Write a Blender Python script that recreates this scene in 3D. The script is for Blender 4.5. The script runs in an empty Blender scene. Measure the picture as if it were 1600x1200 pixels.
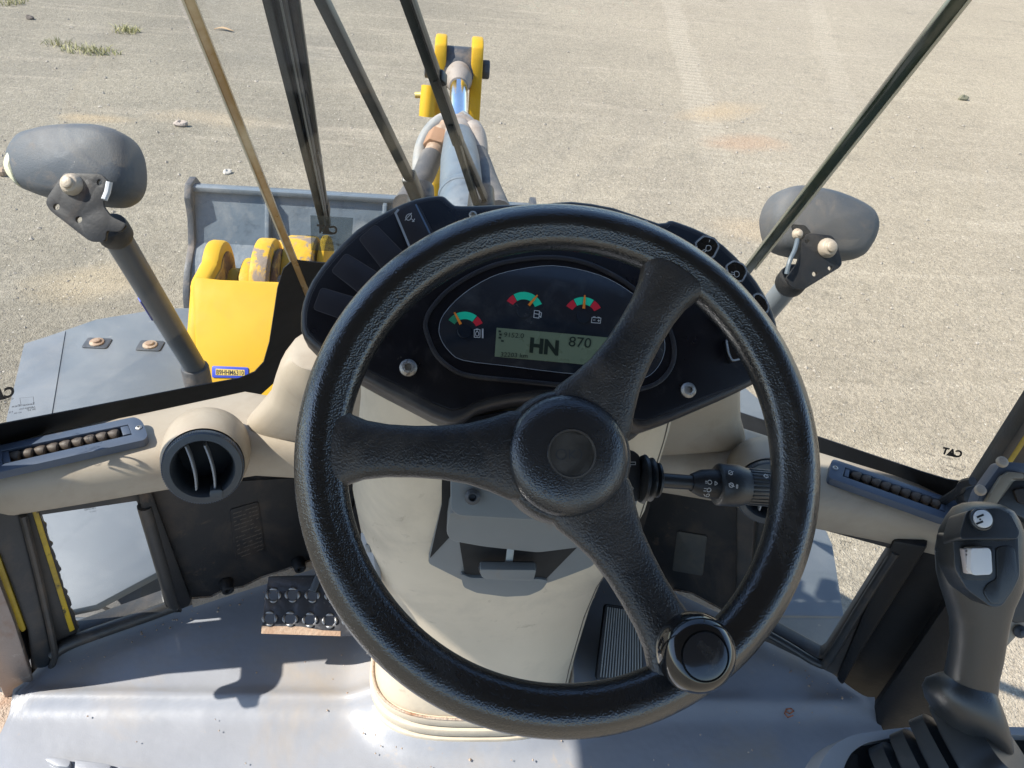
import bpy, bmesh, math, random
import numpy as np
from mathutils import Vector, Matrix
from mathutils.geometry import delaunay_2d_cdt
random.seed(7); rng = np.random.default_rng(7)
sc = bpy.context.scene
COL = sc.collection

# ------------------------------------------------------------------ camera
FPX, YAW, PITCH, ROLL = 1209.0, math.radians(6), math.radians(38), math.radians(6)
CAM = np.array([-.105, 0, 2.75])
_h = np.array([math.sin(YAW), math.cos(YAW), 0]); _z = np.array([0, 0, 1.])
CF = _h*math.cos(PITCH) - _z*math.sin(PITCH)
_u = _h*math.sin(PITCH) + _z*math.cos(PITCH); _r = np.array([math.cos(YAW), -math.sin(YAW), 0])
CR = _r*math.cos(ROLL) + _u*math.sin(ROLL); CU = _u*math.cos(ROLL) - _r*math.sin(ROLL)
cd = bpy.data.cameras.new('camera'); cam = bpy.data.objects.new('camera', cd); COL.objects.link(cam)
cd.sensor_width = 36; cd.lens = 36*FPX/1600; cd.clip_start = .02; cd.clip_end = 600
cam.matrix_world = Matrix(((CR[0], CU[0], -CF[0], CAM[0]), (CR[1], CU[1], -CF[1], CAM[1]), (CR[2], CU[2], -CF[2], CAM[2]), (0, 0, 0, 1)))
sc.camera = cam

# ------------------------------------------------------------------ light
SUN_EL, SUN_AZ = math.radians(47.8), math.radians(-97)          # azimuth from +y, clockwise
S = np.array([math.sin(SUN_AZ)*math.cos(SUN_EL), math.cos(SUN_AZ)*math.cos(SUN_EL), math.sin(SUN_EL)])
w = bpy.data.worlds.new('World'); sc.world = w; w.use_nodes = True
wn = w.node_tree; bgn = wn.nodes['Background']; sky = wn.nodes.new('ShaderNodeTexSky')
sky.sky_type = 'NISHITA'; sky.sun_disc = False; sky.sun_elevation = SUN_EL; sky.sun_rotation = SUN_AZ
sky.air_density = 1.0; sky.dust_density = .4; sky.ozone_density = 2.5
wn.links.new(sky.outputs[0], bgn.inputs[0]); bgn.inputs[1].default_value = .15
sl = bpy.data.lights.new('sun', 'SUN'); sl.energy = 4.8; sl.angle = math.radians(.53); sl.color = (1, .955, .88)
so = bpy.data.objects.new('sun', sl); COL.objects.link(so); so.location = (-8, -2, 9)
so.rotation_mode = 'QUATERNION'; so.rotation_quaternion = Vector(S).to_track_quat('Z', 'Y')
sc.view_settings.view_transform = 'Standard'; sc.view_settings.look = 'None'
sc.view_settings.exposure = .95; sc.view_settings.gamma = 1; sc.view_settings.use_curve_mapping = False
sc.render.engine = 'CYCLES'; sc.cycles.transparent_max_bounces = 24; sc.cycles.max_bounces = 8

# ------------------------------------------------------------------ measuring helpers
def A(*a): return np.array(a, float)
def nrm(v): v = np.asarray(v, float); return v/np.linalg.norm(v)
def ray(x, y): return CF + CR*((x-800)/FPX) + CU*((600-y)/FPX)
def dep(x, y, d): return CAM + ray(x, y)*d
def onz(x, y, z): d = ray(x, y); return CAM + d*((z-CAM[2])/d[2])
def ony(x, y, Y): d = ray(x, y); return CAM + d*((Y-CAM[1])/d[1])
class PL:
    """a real plane of the machine: point, normal, axes; .pt() finds where a sight line meets it"""
    def __init__(s, p0, n, ex=(1, 0, 0)):
        s.p0 = np.asarray(p0, float); s.n = nrm(n); ex = np.asarray(ex, float)
        s.e1 = nrm(ex - s.n*np.dot(ex, s.n)); s.e2 = np.cross(s.n, s.e1)
    def pt(s, x, y, off=0):
        d = ray(x, y); return CAM + d*(np.dot(s.p0 + s.n*off - CAM, s.n)/np.dot(d, s.n))
    def pts(s, L, off=0): return [s.pt(x, y, off) for x, y in L]
    def uv(s, u, v, off=0): return s.p0 + s.e1*u + s.e2*v + s.n*off
def plane3(a, b, c, toward=CAM):
    n = nrm(np.cross(b-a, c-a))
    if np.dot(toward-a, n) < 0: n = -n
    return PL(a, n)
def normal_ea(el, az=0):
    el, az = math.radians(el), math.radians(az)
    return A(math.sin(az)*math.cos(el), -math.cos(az)*math.cos(el), math.sin(el))
def rnd(P, r, k=4):
    """round the corners of a closed outline"""
    out = []; n = len(P); P = [np.asarray(p, float) for p in P]
    for i in range(n):
        a, b, c = P[i-1], P[i], P[(i+1) % n]
        la, lc = np.linalg.norm(a-b), np.linalg.norm(c-b)
        q = min(r, la*.45, lc*.45); p1 = b+(a-b)/la*q; p2 = b+(c-b)/lc*q
        for j in range(k+1):
            t = j/k; out.append((1-t)**2*p1 + 2*t*(1-t)*b + t*t*p2)
    return out
def cr(P, n=4, closed=True):
    """smooth curve through points"""
    P = [np.asarray(p, float) for p in P]; N = len(P); out = []
    for i in range(N if closed else N-1):
        g = (lambda k: P[k % N]) if closed else (lambda k: P[max(0, min(N-1, k))])
        a, b, c, d = g(i-1), g(i), g(i+1), g(i+2)
        for j in range(n):
            t = j/n
            out.append(.5*(2*b + (c-a)*t + (2*a-5*b+4*c-d)*t*t + (3*b-a-3*c+d)*t**3))
    if not closed: out.append(P[-1])
    return out
def inset(P, k):
    P = [np.asarray(p, float) for p in P]; n = len(P)
    area = sum(P[i-1][0]*P[i][1]-P[i][0]*P[i-1][1] for i in range(n)); s = 1 if area > 0 else -1
    out = []
    for i in range(n):
        a, b, c = P[i-1], P[i], P[(i+1) % n]
        t1, t2 = nrm(b-a), nrm(c-b); n1 = A(-t1[1], t1[0]); n2 = A(-t2[1], t2[0]); m = n1+n2
        l = np.dot(m, m); m = m/ max(l, .5)*2 if l > 1e-6 else n1
        out.append(b + m*k*s*.5*min(2, 2))
    return out
def circ(cx, cy, r, n=24, ry=None):
    return [(cx+r*math.cos(2*math.pi*i/n), cy+(ry or r)*math.sin(2*math.pi*i/n)) for i in range(n)]

# ------------------------------------------------------------------ geometry collector
class G:
    def __init__(s): s.v = []; s.f = []
    def add(s, v, f):
        o = len(s.v); s.v += [tuple(map(float, p)) for p in v]; s.f += [tuple(i+o for i in q) for q in f]; return s
    def prism(s, front, n, t):
        n = nrm(n); F = [np.asarray(p, float) for p in front]
        nw = sum(np.cross(F[i-1], F[i]) for i in range(len(F)))
        if np.dot(nw, n) < 0: F = F[::-1]
        k = len(F); v = F + [p-n*t for p in F]
        return s.add(v, [tuple(range(k)), tuple(range(2*k-1, k-1, -1))] + [(i, i+k, (i+1) % k+k, (i+1) % k) for i in range(k)])
    def slab(s, P, pl, t, off=0): return s.prism(pl.pts(P, off), pl.n, t)
    def hprism(s, outer, holes, pl, t):
        """plate with holes from points lying on plane pl"""
        loops = [outer]+holes; v2 = []; cons = []; rng_ = []
        for L in loops:
            o = len(v2)
            for p in L:
                d = np.asarray(p)-pl.p0; v2.append(Vector((float(np.dot(d, pl.e1)), float(np.dot(d, pl.e2)))))
            m = len(L); cons += [(o+i, o+(i+1) % m) for i in range(m)]; rng_.append((o, m))
        vv, ee, ff, ov, oe, of = delaunay_2d_cdt(v2, cons, [], 1, 1e-7)
        def ins(p, L):
            c = False; n = len(L)
            for i in range(n):
                a, b = L[i-1], L[i]
                if (a[1] > p[1]) != (b[1] > p[1]) and p[0] < (b[0]-a[0])*(p[1]-a[1])/(b[1]-a[1])+a[0]: c = not c
            return c
        H = [[v2[o+i] for i in range(m)] for o, m in rng_[1:]]
        fr = []
        for q in ff:
            c = sum((vv[i] for i in q), Vector((0, 0)))/len(q)
            if not any(ins(c, L) for L in H):
                a = (vv[q[1]]-vv[q[0]]).cross(vv[q[2]]-vv[q[0]]); fr.append(tuple(q) if a > 0 else tuple(q[::-1]))
        k = len(vv); W = [pl.uv(p.x, p.y) for p in vv]
        cnt = {}
        for q in fr:
            for i in range(len(q)): cnt[(q[i-1], q[i])] = 1
        side = [(a, a+k, b+k, b) for (a, b) in cnt if (b, a) not in cnt]
        return s.add(W+[p-pl.n*t for p in W], fr+[tuple(i+k for i in q[::-1]) for q in fr]+side)
    def box(s, c, size, ax=None):
        ax = ax or (A(1, 0, 0), A(0, 1, 0), A(0, 0, 1)); c = np.asarray(c, float)
        v = [c+ax[0]*size[0]*.5*i+ax[1]*size[1]*.5*j+ax[2]*size[2]*.5*k for i in (-1, 1) for j in (-1, 1) for k in (-1, 1)]
        return s.add(v, [(0, 1, 3, 2), (4, 6, 7, 5), (0, 4, 5, 1), (2, 3, 7, 6), (0, 2, 6, 4), (1, 5, 7, 3)])
    def bar(s, a, b, wd, th, up):
        a, b = np.asarray(a, float), np.asarray(b, float); z = nrm(b-a); up = np.asarray(up, float)
        y = nrm(up-z*np.dot(up, z)); x = np.cross(y, z)
        return s.box((a+b)/2, (wd, th, np.linalg.norm(b-a)), (x, y, z))
    def loft(s, R, caps=True, closed=False):
        m = len(R[0]); n = len(R); v = [p for r in R for p in r]
        f = [(i*m+j, i*m+(j+1) % m, ((i+1) % n)*m+(j+1) % m, ((i+1) % n)*m+j) for i in range(n if closed else n-1) for j in range(m)]
        if caps and not closed: f += [tuple(range(m-1, -1, -1)), tuple(range((n-1)*m, n*m))]
        return s.add(v, f)
    def tube(s, P, r, seg=12, closed=False, up=(0, 0, 1)):
        P = [np.asarray(p, float) for p in P]; n = len(P); rr = r if hasattr(r, '__len__') else [r]*n
        R = []; u = None
        for i in range(n):
            t = nrm((P[(i+1) % n]-P[i-1]) if closed else (P[min(i+1, n-1)]-P[max(i-1, 0)]))
            if u is None:
                u = np.asarray(up, float)
                if abs(np.dot(nrm(u), t)) > .95: u = A(1, .1, 0)
            u = nrm(u-t*np.dot(u, t)); b = np.cross(t, u)
            R.append([P[i]+rr[i]*(u*math.cos(a)+b*math.sin(a)) for a in np.linspace(0, 2*math.pi, seg, endpoint=False)])
        return s.loft(R, True, closed)
    def lathe(s, prof, o, ax, seg=32):
        ax = nrm(ax); t = A(1, 0, 0) if abs(ax[0]) < .8 else A(0, 1, 0); u = nrm(t-ax*np.dot(t, ax)); b = np.cross(ax, u)
        return s.loft([[np.asarray(o)+ax*h+max(r, 1e-5)*(u*math.cos(a)+b*math.sin(a)) for a in np.linspace(0, 2*math.pi, seg, endpoint=False)] for r, h in prof])
    def poly(s, P): return s.add(P, [tuple(range(len(P)))])
def sup(c, ex, ey, a, b, p=3, n=28):
    out = []
    for t in np.linspace(0, 2*math.pi, n, endpoint=False):
        ct, st = math.cos(t), math.sin(t)
        out.append(np.asarray(c)+ex*a*math.copysign(abs(ct)**(2/p), ct)+ey*b*math.copysign(abs(st)**(2/p), st))
    return out

def thing(name, label, cat, loc, group=None):
    o = bpy.data.objects.new(name, None); COL.objects.link(o); o.location = [float(q) for q in loc]; o.empty_display_size = .05
    o['label'] = label; o['category'] = cat; o['base'] = [float(q) for q in loc]
    if group: o['group'] = group
    return o
def base(o):
    b = A(0, 0, 0)
    while o is not None: b = b+A(*o.location); o = o.parent
    return b
def make(g, name, m, parent=None, bevel=0, seg=2, ang=30, sharp=38, label=None, kind=None, loc=None, flat=False, fix=True):
    b0 = base(parent); L = A(*loc)-b0 if loc is not None else A(0, 0, 0)
    me = bpy.data.meshes.new(name)
    v = np.array(g.v)-b0-L
    bm = bmesh.new()
    vs = [bm.verts.new(p) for p in v]
    for q in g.f:
        try: bm.faces.new([vs[i] for i in q])
        except ValueError: pass
    if fix:
        bmesh.ops.remove_doubles(bm, verts=bm.verts, dist=2e-6)
        bmesh.ops.recalc_face_normals(bm, faces=bm.faces)
    if bevel:
        a = math.radians(ang)
        es = [e for e in bm.edges if len(e.link_faces) == 2 and e.calc_face_angle(0) > a]
        bmesh.ops.bevel(bm, geom=es, offset=bevel, segments=seg, affect='EDGES', profile=.5, clamp_overlap=True)
    bm.to_mesh(me); bm.free()
    if not flat:
        me.polygons.foreach_set('use_smooth', [True]*len(me.polygons)); me.set_sharp_from_angle(angle=math.radians(sharp))
    for k in (m if isinstance(m, (list, tuple)) else [m]): me.materials.append(k)
    o = bpy.data.objects.new(name, me); COL.objects.link(o); o.parent = parent; o.location = [float(q) for q in L]
    if label: o['label'] = label
    if kind: o['kind'] = kind
    return o
def tag(o, label=None, cat=None, group=None, kind=None):
    for k, v in (('label', label), ('category', cat), ('group', group), ('kind', kind)):
        if v: o[k] = v
    return o

# ------------------------------------------------------------------ materials
def M(name, col, rough=.5, metal=0, bump=(), dirt=(), var=.12, coat=0, spec=.5, vscale=6, rvar=.08):
    """bump: (scale, depth m, kind); dirt: (colour, scale, lo, hi, roughness)"""
    if dirt and not isinstance(dirt[1] if len(dirt) > 1 else (), tuple): dirt = (dirt,)
    m = bpy.data.materials.new(name); m.use_nodes = True; nt = m.node_tree; N = nt.nodes; L = nt.links
    b = N['Principled BSDF']; b.inputs['Metallic'].default_value = metal
    b.inputs['Coat Weight'].default_value = coat; b.inputs['Coat Roughness'].default_value = .08
    b.inputs['Specular IOR Level'].default_value = spec
    tc = N.new('ShaderNodeTexCoord').outputs['Object']
    def noise(scale, detail=4, rough_=.6, dist=0):
        n = N.new('ShaderNodeTexNoise'); n.inputs['Scale'].default_value = scale; n.inputs['Detail'].default_value = detail
        n.inputs['Roughness'].default_value = rough_; n.inputs['Distortion'].default_value = dist; L.new(tc, n.inputs['Vector']); return n.outputs['Fac']
    def rng_(src, lo, hi, a, c):
        r = N.new('ShaderNodeMapRange'); L.new(src, r.inputs[0])
        for i, q in zip((1, 2, 3, 4), (lo, hi, a, c)): r.inputs[i].default_value = q
        return r.outputs[0]
    def mix(f, a, c):
        x = N.new('ShaderNodeMix'); x.data_type = 'RGBA'; L.new(f, x.inputs[0]) if not isinstance(f, float) else None
        for i, q in ((6, a), (7, c)):
            if isinstance(q, tuple): x.inputs[i].default_value = (*q[:3], 1)
            else: L.new(q, x.inputs[i])
        return x.outputs[2]
    nv = noise(vscale, 6)
    c = mix(rng_(nv, .3, .7, 0, 1), tuple(q*(1-var) for q in col), tuple(min(1, q*(1+var)) for q in col))
    r = rng_(noise(vscale*3.1, 5), .3, .7, max(.02, rough-rvar), min(1, rough+rvar))
    for d in dirt:
        f = rng_(noise(d[1], 8, .65, .4), d[2], d[3], 0, 1)
        c = mix(f, c, d[0])
        if len(d) > 4:
            x = N.new('ShaderNodeMix'); L.new(f, x.inputs[0]); L.new(r, x.inputs[2]); x.inputs[3].default_value = d[4]; r = x.outputs[0]
    L.new(c, b.inputs['Base Color']); L.new(r, b.inputs['Roughness'])
    prev = None
    for q in bump:
        if q[2] == 'noise': h = noise(q[0], 3, .55)
        elif q[2] == 'crinkle':
            vo = N.new('ShaderNodeTexVoronoi'); vo.feature = 'SMOOTH_F1'; vo.inputs['Scale'].default_value = q[0]
            ns = N.new('ShaderNodeTexNoise'); ns.inputs['Scale'].default_value = q[0]*.45; ns.inputs['Detail'].default_value = 2; L.new(tc, ns.inputs['Vector'])
            ad = N.new('ShaderNodeVectorMath'); ad.operation = 'MULTIPLY_ADD'; L.new(ns.outputs['Color'], ad.inputs[0]); ad.inputs[1].default_value = (1.6/q[0],)*3; L.new(tc, ad.inputs[2])
            L.new(ad.outputs[0], vo.inputs['Vector']); h = vo.outputs['Distance']
        else:
            vo = N.new('ShaderNodeTexVoronoi'); vo.inputs['Scale'].default_value = q[0]; L.new(tc, vo.inputs['Vector']); h = vo.outputs['Distance']
        bp = N.new('ShaderNodeBump'); bp.inputs['Strength'].default_value = 1; bp.inputs['Distance'].default_value = q[1]; L.new(h, bp.inputs['Height'])
        if prev: L.new(prev, bp.inputs['Normal'])
        prev = bp.outputs[0]
    if prev: L.new(prev, b.inputs['Normal'])
    return m
DUST = (.30, .25, .19); RUST = (.23, .10, .045); MUD = (.22, .14, .085)
m_leather = M('steering_rubber', (.007, .0082, .010), .24, spec=.9, coat=.22, rvar=.05, bump=((760, .00034, 'crinkle'),), dirt=((.05, .045, .04), 9, .55, .9, .5),)
m_spoke = M('spoke_rubber', (.016, .016, .0175), .38, spec=.6, bump=((640, .00055, 'crinkle'),), dirt=((.10, .082, .066), 12, .42, .85, .6),)
m_pad = M('horn_pad_plastic', (.015, .017, .021), .27, spec=.8, bump=((740, .00030, 'crinkle'),), dirt=((.05, .045, .04), 20, .5, .9, .5),)
m_gloss = M('gloss_black', (.008, .008, .009), .10, rvar=.04, coat=.4)
m_black = M('black_plastic', (.014, .015, .017), .45, bump=((900, .0002, 'noise'),), dirt=(((.06, .052, .045), 12, .55, .85, .6),))
m_panel = M('panel_face', (.0045, .0045, .0075), .33, spec=.32, bump=((1500, .00012, 'noise'),), dirt=(((.04, .035, .035), 35, .58, .85, .5), ((.10, .085, .07), 220, .68, .76, .6)))
m_cover = M('switch_cover', (.017, .016, .022), .42, bump=((1500, .00012, 'noise'),), dirt=((.06, .05, .045), 30, .6, .85, .6))
m_bezel = M('panel_bezel', (.017, .016, .019), .42, bump=((1300, .00018, 'noise'),), dirt=(((.10, .085, .07), 16, .5, .85, .6),))
m_glassface = M('cluster_face', (.014, .018, .026), .16, coat=.25, dirt=(((.05, .055, .06), 30, .5, .85, .4),))
m_cream = M('cream_plastic', (.53, .45, .335), .46, bump=((1100, .00015, 'noise'), (22, .0012, 'noise')), dirt=(((.31, .265, .205), 7, .50, .85, .6), ((.25, .20, .15), 38, .62, .80, .65), ((.20, .16, .12), 140, .72, .80, .7)), var=.06)
m_beige = M('beige_plastic', (.335, .282, .215), .5, bump=((1300, .0002, 'noise'),), dirt=(((.22, .17, .125), 6, .5, .85, .62), ((.40, .37, .31), 45, .66, .75, .6)), var=.05)
m_inset = M('grey_plastic', (.145, .155, .155), .46, bump=((1200, .00015, 'noise'),), dirt=(((.17, .14, .11), 22, .58, .85, .6),))
m_slate = M('slate_plastic', (.055, .072, .105), .5, bump=((1300, .00015, 'noise'),), dirt=(((.14, .13, .12), 20, .6, .9, .6),))
m_floor = M('rubber_mat', (.245, .252, .270), .40, coat=.2,  bump=((450, .00012, 'noise'), (14, .002, 'noise')), dirt=(((.30, .255, .205), 5, .50, .78, .62), ((.36, .29, .215), 24, .64, .80, .7), ((.30, .14, .07), 30, .76, .82, .8)), var=.08)
m_kick = M('kick_panel', (.012, .012, .013), .55, spec=.4, bump=((600, .0004, 'noise'),), dirt=(((.085, .060, .042), 7, .46, .76, .8), ((.11, .072, .047), 30, .62, .82, .8)))
m_seal = M('window_rubber', (.028, .027, .026), .45, bump=((500, .0003, 'noise'),), dirt=(((.11, .08, .058), 9, .46, .8, .7),))
m_post = M('post_black', (.02, .022, .024), .4, bump=((200, .0003, 'noise'),), dirt=(((.09, .065, .045), 11, .5, .82, .6),))
m_darkpost = M('dark_post', (.0045, .005, .006), .5, spec=.35, bump=((200, .0003, 'noise'),), dirt=(((.016, .013, .010), 11, .5, .85, .6),))
m_postyel = M('post_yellow', (.50, .34, .02), .45, dirt=(((.16, .11, .04), 12, .45, .75, .6), ((.03, .03, .025), 26, .6, .66, .6)))
m_metal = M('worn_metal', (.30, .25, .22), .42, metal=.6, bump=((160, .0005, 'noise'),), dirt=((RUST, 9, .5, .72, .75), ((.5, .44, .38), 40, .6, .7, .5)))
m_mud = M('dry_mud', (.40, .31, .235), .95, bump=((120, .004, 'noise'), (420, .002, 'noise')), dirt=(((.30, .16, .09), 18, .5, .7), ((.6, .52, .43), 40, .58, .7)))
m_yellow = M('yellow_paint', (.53, .31, .014), .58, spec=.28, bump=((240, .0002, 'noise'),), dirt=(((.46, .26, .02), 5, .55, .85, .6), ((.34, .24, .10), 60, .68, .78, .7)), var=.05)
m_yelworn = M('worn_yellow_paint', (.54, .32, .025), .58, spec=.3, bump=((60, .002, 'noise'),), dirt=(((.24, .19, .15), 13, .54, .60, .8), ((.5, .3, .07), 30, .58, .7, .7)))
m_yelshade = M('shaded_yellow', (.42, .27, .06), .7, bump=((90, .004, 'noise'),), dirt=(((.12, .065, .035), 16, .4, .55, .9), ((.7, .45, .05), 34, .62, .68, .6)))  # brown shade on the yellow steel put into the colour
m_steel = M('blue_grey_steel', (.10, .125, .148), .48, bump=((30, .002, 'noise'),), dirt=(((.26, .26, .25), 3.2, .5, .85, .7), ((.04, .05, .062), 9, .55, .8, .4), ((.36, .33, .29), 34, .66, .78, .7)), vscale=2)
m_steeldk = M('dark_steel', (.045, .05, .058), .55, bump=((50, .002, 'noise'),), dirt=(((.19, .15, .12), 7, .5, .75, .8),))
m_fender = M('fender_plastic', (.110, .124, .138), .5, bump=((500, .0003, 'noise'),), dirt=(((.19, .20, .205), 3, .45, .85, .65), ((.35, .32, .28), 50, .68, .78, .8)), var=.05, vscale=2)
m_mirror = M('mirror_housing', (.062, .072, .084), .6, bump=((400, .0004, 'noise'),), dirt=(((.14, .125, .11), 5, .45, .8, .8), ((.19, .155, .125), 22, .58, .82, .85)))
m_bracket = M('bracket_black', (.014, .014, .015), .55, spec=.3, bump=((200, .0003, 'noise'),), dirt=(((.05, .044, .04), 20, .55, .85, .7), ((.10, .06, .03), 12, .68, .78, .8)))
m_armpaint = M('mirror_arm_paint', (.034, .048, .066), .36, dirt=(((.12, .11, .10), 12, .62, .85, .6),))
m_bolt = M('dusty_bolt', (.40, .335, .26), .6, metal=.2, bump=((150, .001, 'noise'),), dirt=(((.2, .13, .08), 30, .55, .75, .8),))
m_rust = M('rusty_fitting', (.29, .19, .125), .7, metal=.3, bump=((200, .001, 'noise'),), dirt=(((.5, .42, .32), 16, .45, .75, .8),))
m_chrome = M('chrome_rod', (.80, .82, .86), .16, metal=1, dirt=(((.5, .45, .4), 10, .62, .85, .4),))
m_hose = M('hydraulic_hose', (.06, .06, .062), .6, bump=((260, .0006, 'noise'),), dirt=(((.22, .19, .16), 8, .45, .85, .8),))
m_hosegrey = M('grey_sleeve', (.20, .205, .20), .6, dirt=(((.4, .36, .3), 10, .5, .8, .8),))
m_dusty = M('dusty_metal', (.30, .26, .225), .7, metal=.2, bump=((200, .001, 'noise'),), dirt=(((.18, .13, .10), 16, .5, .75, .8),))
m_bright = M('bright_metal', (.62, .61, .58), .3, metal=.9)
m_dullrod = M('dull_rod', (.30, .30, .28), .4, metal=.5)
m_screw = M('screw_steel', (.42, .40, .37), .38, metal=.85, bump=((900, .0006, 'noise'),), dirt=(((.12, .09, .07), 200, .5, .7, .7),))
m_white = M('white_plastic', (.70, .70, .70), .4, var=.02)
m_joy = M('grip_rubber', (.015, .019, .023), .34, spec=.7, bump=((1300, .00022, 'noise'),), dirt=(((.07, .065, .06), 14, .58, .9, .55),))
m_console = M('console_grey', (.26, .275, .295), .45, bump=((1300, .00015, 'noise'),), dirt=(((.36, .33, .3), 14, .6, .9, .6),), var=.04)
m_cap = M('reflector_cream', (.62, .60, .42), .4, bump=((50, .002, 'noise'),))
m_blue = M('blue_print', (.03, .06, .42), .5, var=.05)
m_decal = M('decal_gold', (.55, .40, .09), .5, var=.05)
m_ink = M('black_ink', (.012, .012, .012), .55)
m_pedal = M('pedal_metal', (.055, .056, .062), .32, metal=.5, bump=((200, .0003, 'noise'),), dirt=(((.13, .09, .06), 14, .52, .75, .6), ((.20, .19, .18), 60, .62, .72, .4)))
m_pedrim = M('worn_pedal_rim', (.22, .22, .22), .35, metal=.7)
m_frit = M('black_frit', (.006, .006, .007), .42)
m_lcd = M('lcd_green', (.18, .22, .14), .3, coat=.0, var=.06)
m_lcdtx = M('lcd_digit', (.016, .026, .018), .4)
m_green = M('gauge_green', (.01, .62, .36), .5, var=.03)
m_dgreen = M('gauge_dim_green', (.02, .24, .12), .5, var=.03)
m_red = M('gauge_red', (.62, .016, .035), .5, var=.03)
m_orange = M('needle_orange', (.85, .24, .02), .5, var=.03)
m_icon = M('icon_white', (.52, .53, .54), .5, var=.02)
m_edge = M('button_edge', (.30, .33, .37), .3)
m_seamgold = M('seam_gold', (.30, .18, .06), .3, coat=.3, dirt=(((.5, .4, .25), 9, .45, .7, .4),))
m_seamgrn = M('seam_green', (.03, .042, .028), .22, coat=.5, dirt=(((.10, .10, .06), 7, .5, .75, .3),))
m_wiper = M('wiper_paint', (.010, .016, .017), .4, dirt=(((.035, .04, .04), 10, .6, .9, .6),))
m_brown = M('duct_brown', (.065, .048, .035), .6, bump=((500, .0003, 'noise'),))
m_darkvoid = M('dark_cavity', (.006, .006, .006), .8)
m_pebble = M('pebble', (.29, .255, .21), .9, bump=((60, .004, 'noise'),), var=.5, vscale=25)
m_stone = M('pale_stone', (.36, .30, .255), .9, bump=((60, .006, 'noise'),), var=.2)
m_leaf = M('dry_leaf', (.36, .24, .13), .8)
m_liner = M('roof_liner', (.12, .12, .12), .8)
m_orangemark = M('orange_paint_mark', (.62, .20, .09), .6)

def glass_mat(name, tint, dust, refl=.05):
    m = bpy.data.materials.new(name); m.use_nodes = True; nt = m.node_tree; N = nt.nodes; L = nt.links; N.clear()
    out = N.new('ShaderNodeOutputMaterial'); tr = N.new('ShaderNodeBsdfTransparent'); tr.inputs[0].default_value = (*tint, 1)
    gl = N.new('ShaderNodeBsdfGlossy'); gl.inputs['Roughness'].default_value = .03
    lw = N.new('ShaderNodeFresnel'); lw.inputs[0].default_value = 1.45
    mu = N.new('ShaderNodeMath'); mu.operation = 'MULTIPLY'; L.new(lw.outputs[0], mu.inputs[0]); mu.inputs[1].default_value = refl
    m1 = N.new('ShaderNodeMixShader'); L.new(mu.outputs[0], m1.inputs[0]); L.new(tr.outputs[0], m1.inputs[1]); L.new(gl.outputs[0], m1.inputs[2])
    tl = N.new('ShaderNodeBsdfTranslucent'); tl.inputs[0].default_value = (.78, .70, .58, 1)
    tc = N.new('ShaderNodeTexCoord')
    ns = N.new('ShaderNodeTexNoise'); ns.inputs['Scale'].default_value = 7; ns.inputs['Detail'].default_value = 8; L.new(tc.outputs['Object'], ns.inputs['Vector'])
    mr = N.new('ShaderNodeMapRange'); L.new(ns.outputs['Fac'], mr.inputs[0])
    for i, q in zip((1, 2, 3, 4), (.3, .75, dust*.4, dust*1.6)): mr.inputs[i].default_value = q
    # fine wiping scratches: a strongly stretched noise
    mp = N.new('ShaderNodeMapping'); L.new(tc.outputs['Object'], mp.inputs[0]); mp.inputs['Rotation'].default_value = (.5, .9, .7); mp.inputs['Scale'].default_value = (5, 420, 420)
    n2 = N.new('ShaderNodeTexNoise'); n2.inputs['Scale'].default_value = 1; n2.inputs['Detail'].default_value = 2; L.new(mp.outputs[0], n2.inputs['Vector'])
    m2r = N.new('ShaderNodeMapRange'); L.new(n2.outputs['Fac'], m2r.inputs[0])
    for i, q in zip((1, 2, 3, 4), (.70, .78, 0, dust*1.5)): m2r.inputs[i].default_value = q
    ad = N.new('ShaderNodeMath'); ad.operation = 'ADD'; L.new(mr.outputs[0], ad.inputs[0]); L.new(m2r.outputs[0], ad.inputs[1])
    m2 = N.new('ShaderNodeMixShader'); L.new(ad.outputs[0], m2.inputs[0]); L.new(m1.outputs[0], m2.inputs[1]); L.new(tl.outputs[0], m2.inputs[2])
    L.new(m2.outputs[0], out.inputs[0]); return m
m_glass = glass_mat('windshield_glass', (.975, .98, .972), .0016)
m_glassr = glass_mat('dusty_glass', (.975, .975, .955), .008)
m_glassl = glass_mat('lower_glass', (.97, .98, .98), .004); m_glasslr = glass_mat('lower_glass_clear', (.965, .975, .97), .012)
m_reflpatch = glass_mat('grey_reflection', (.62, .66, .68), .012)

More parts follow.
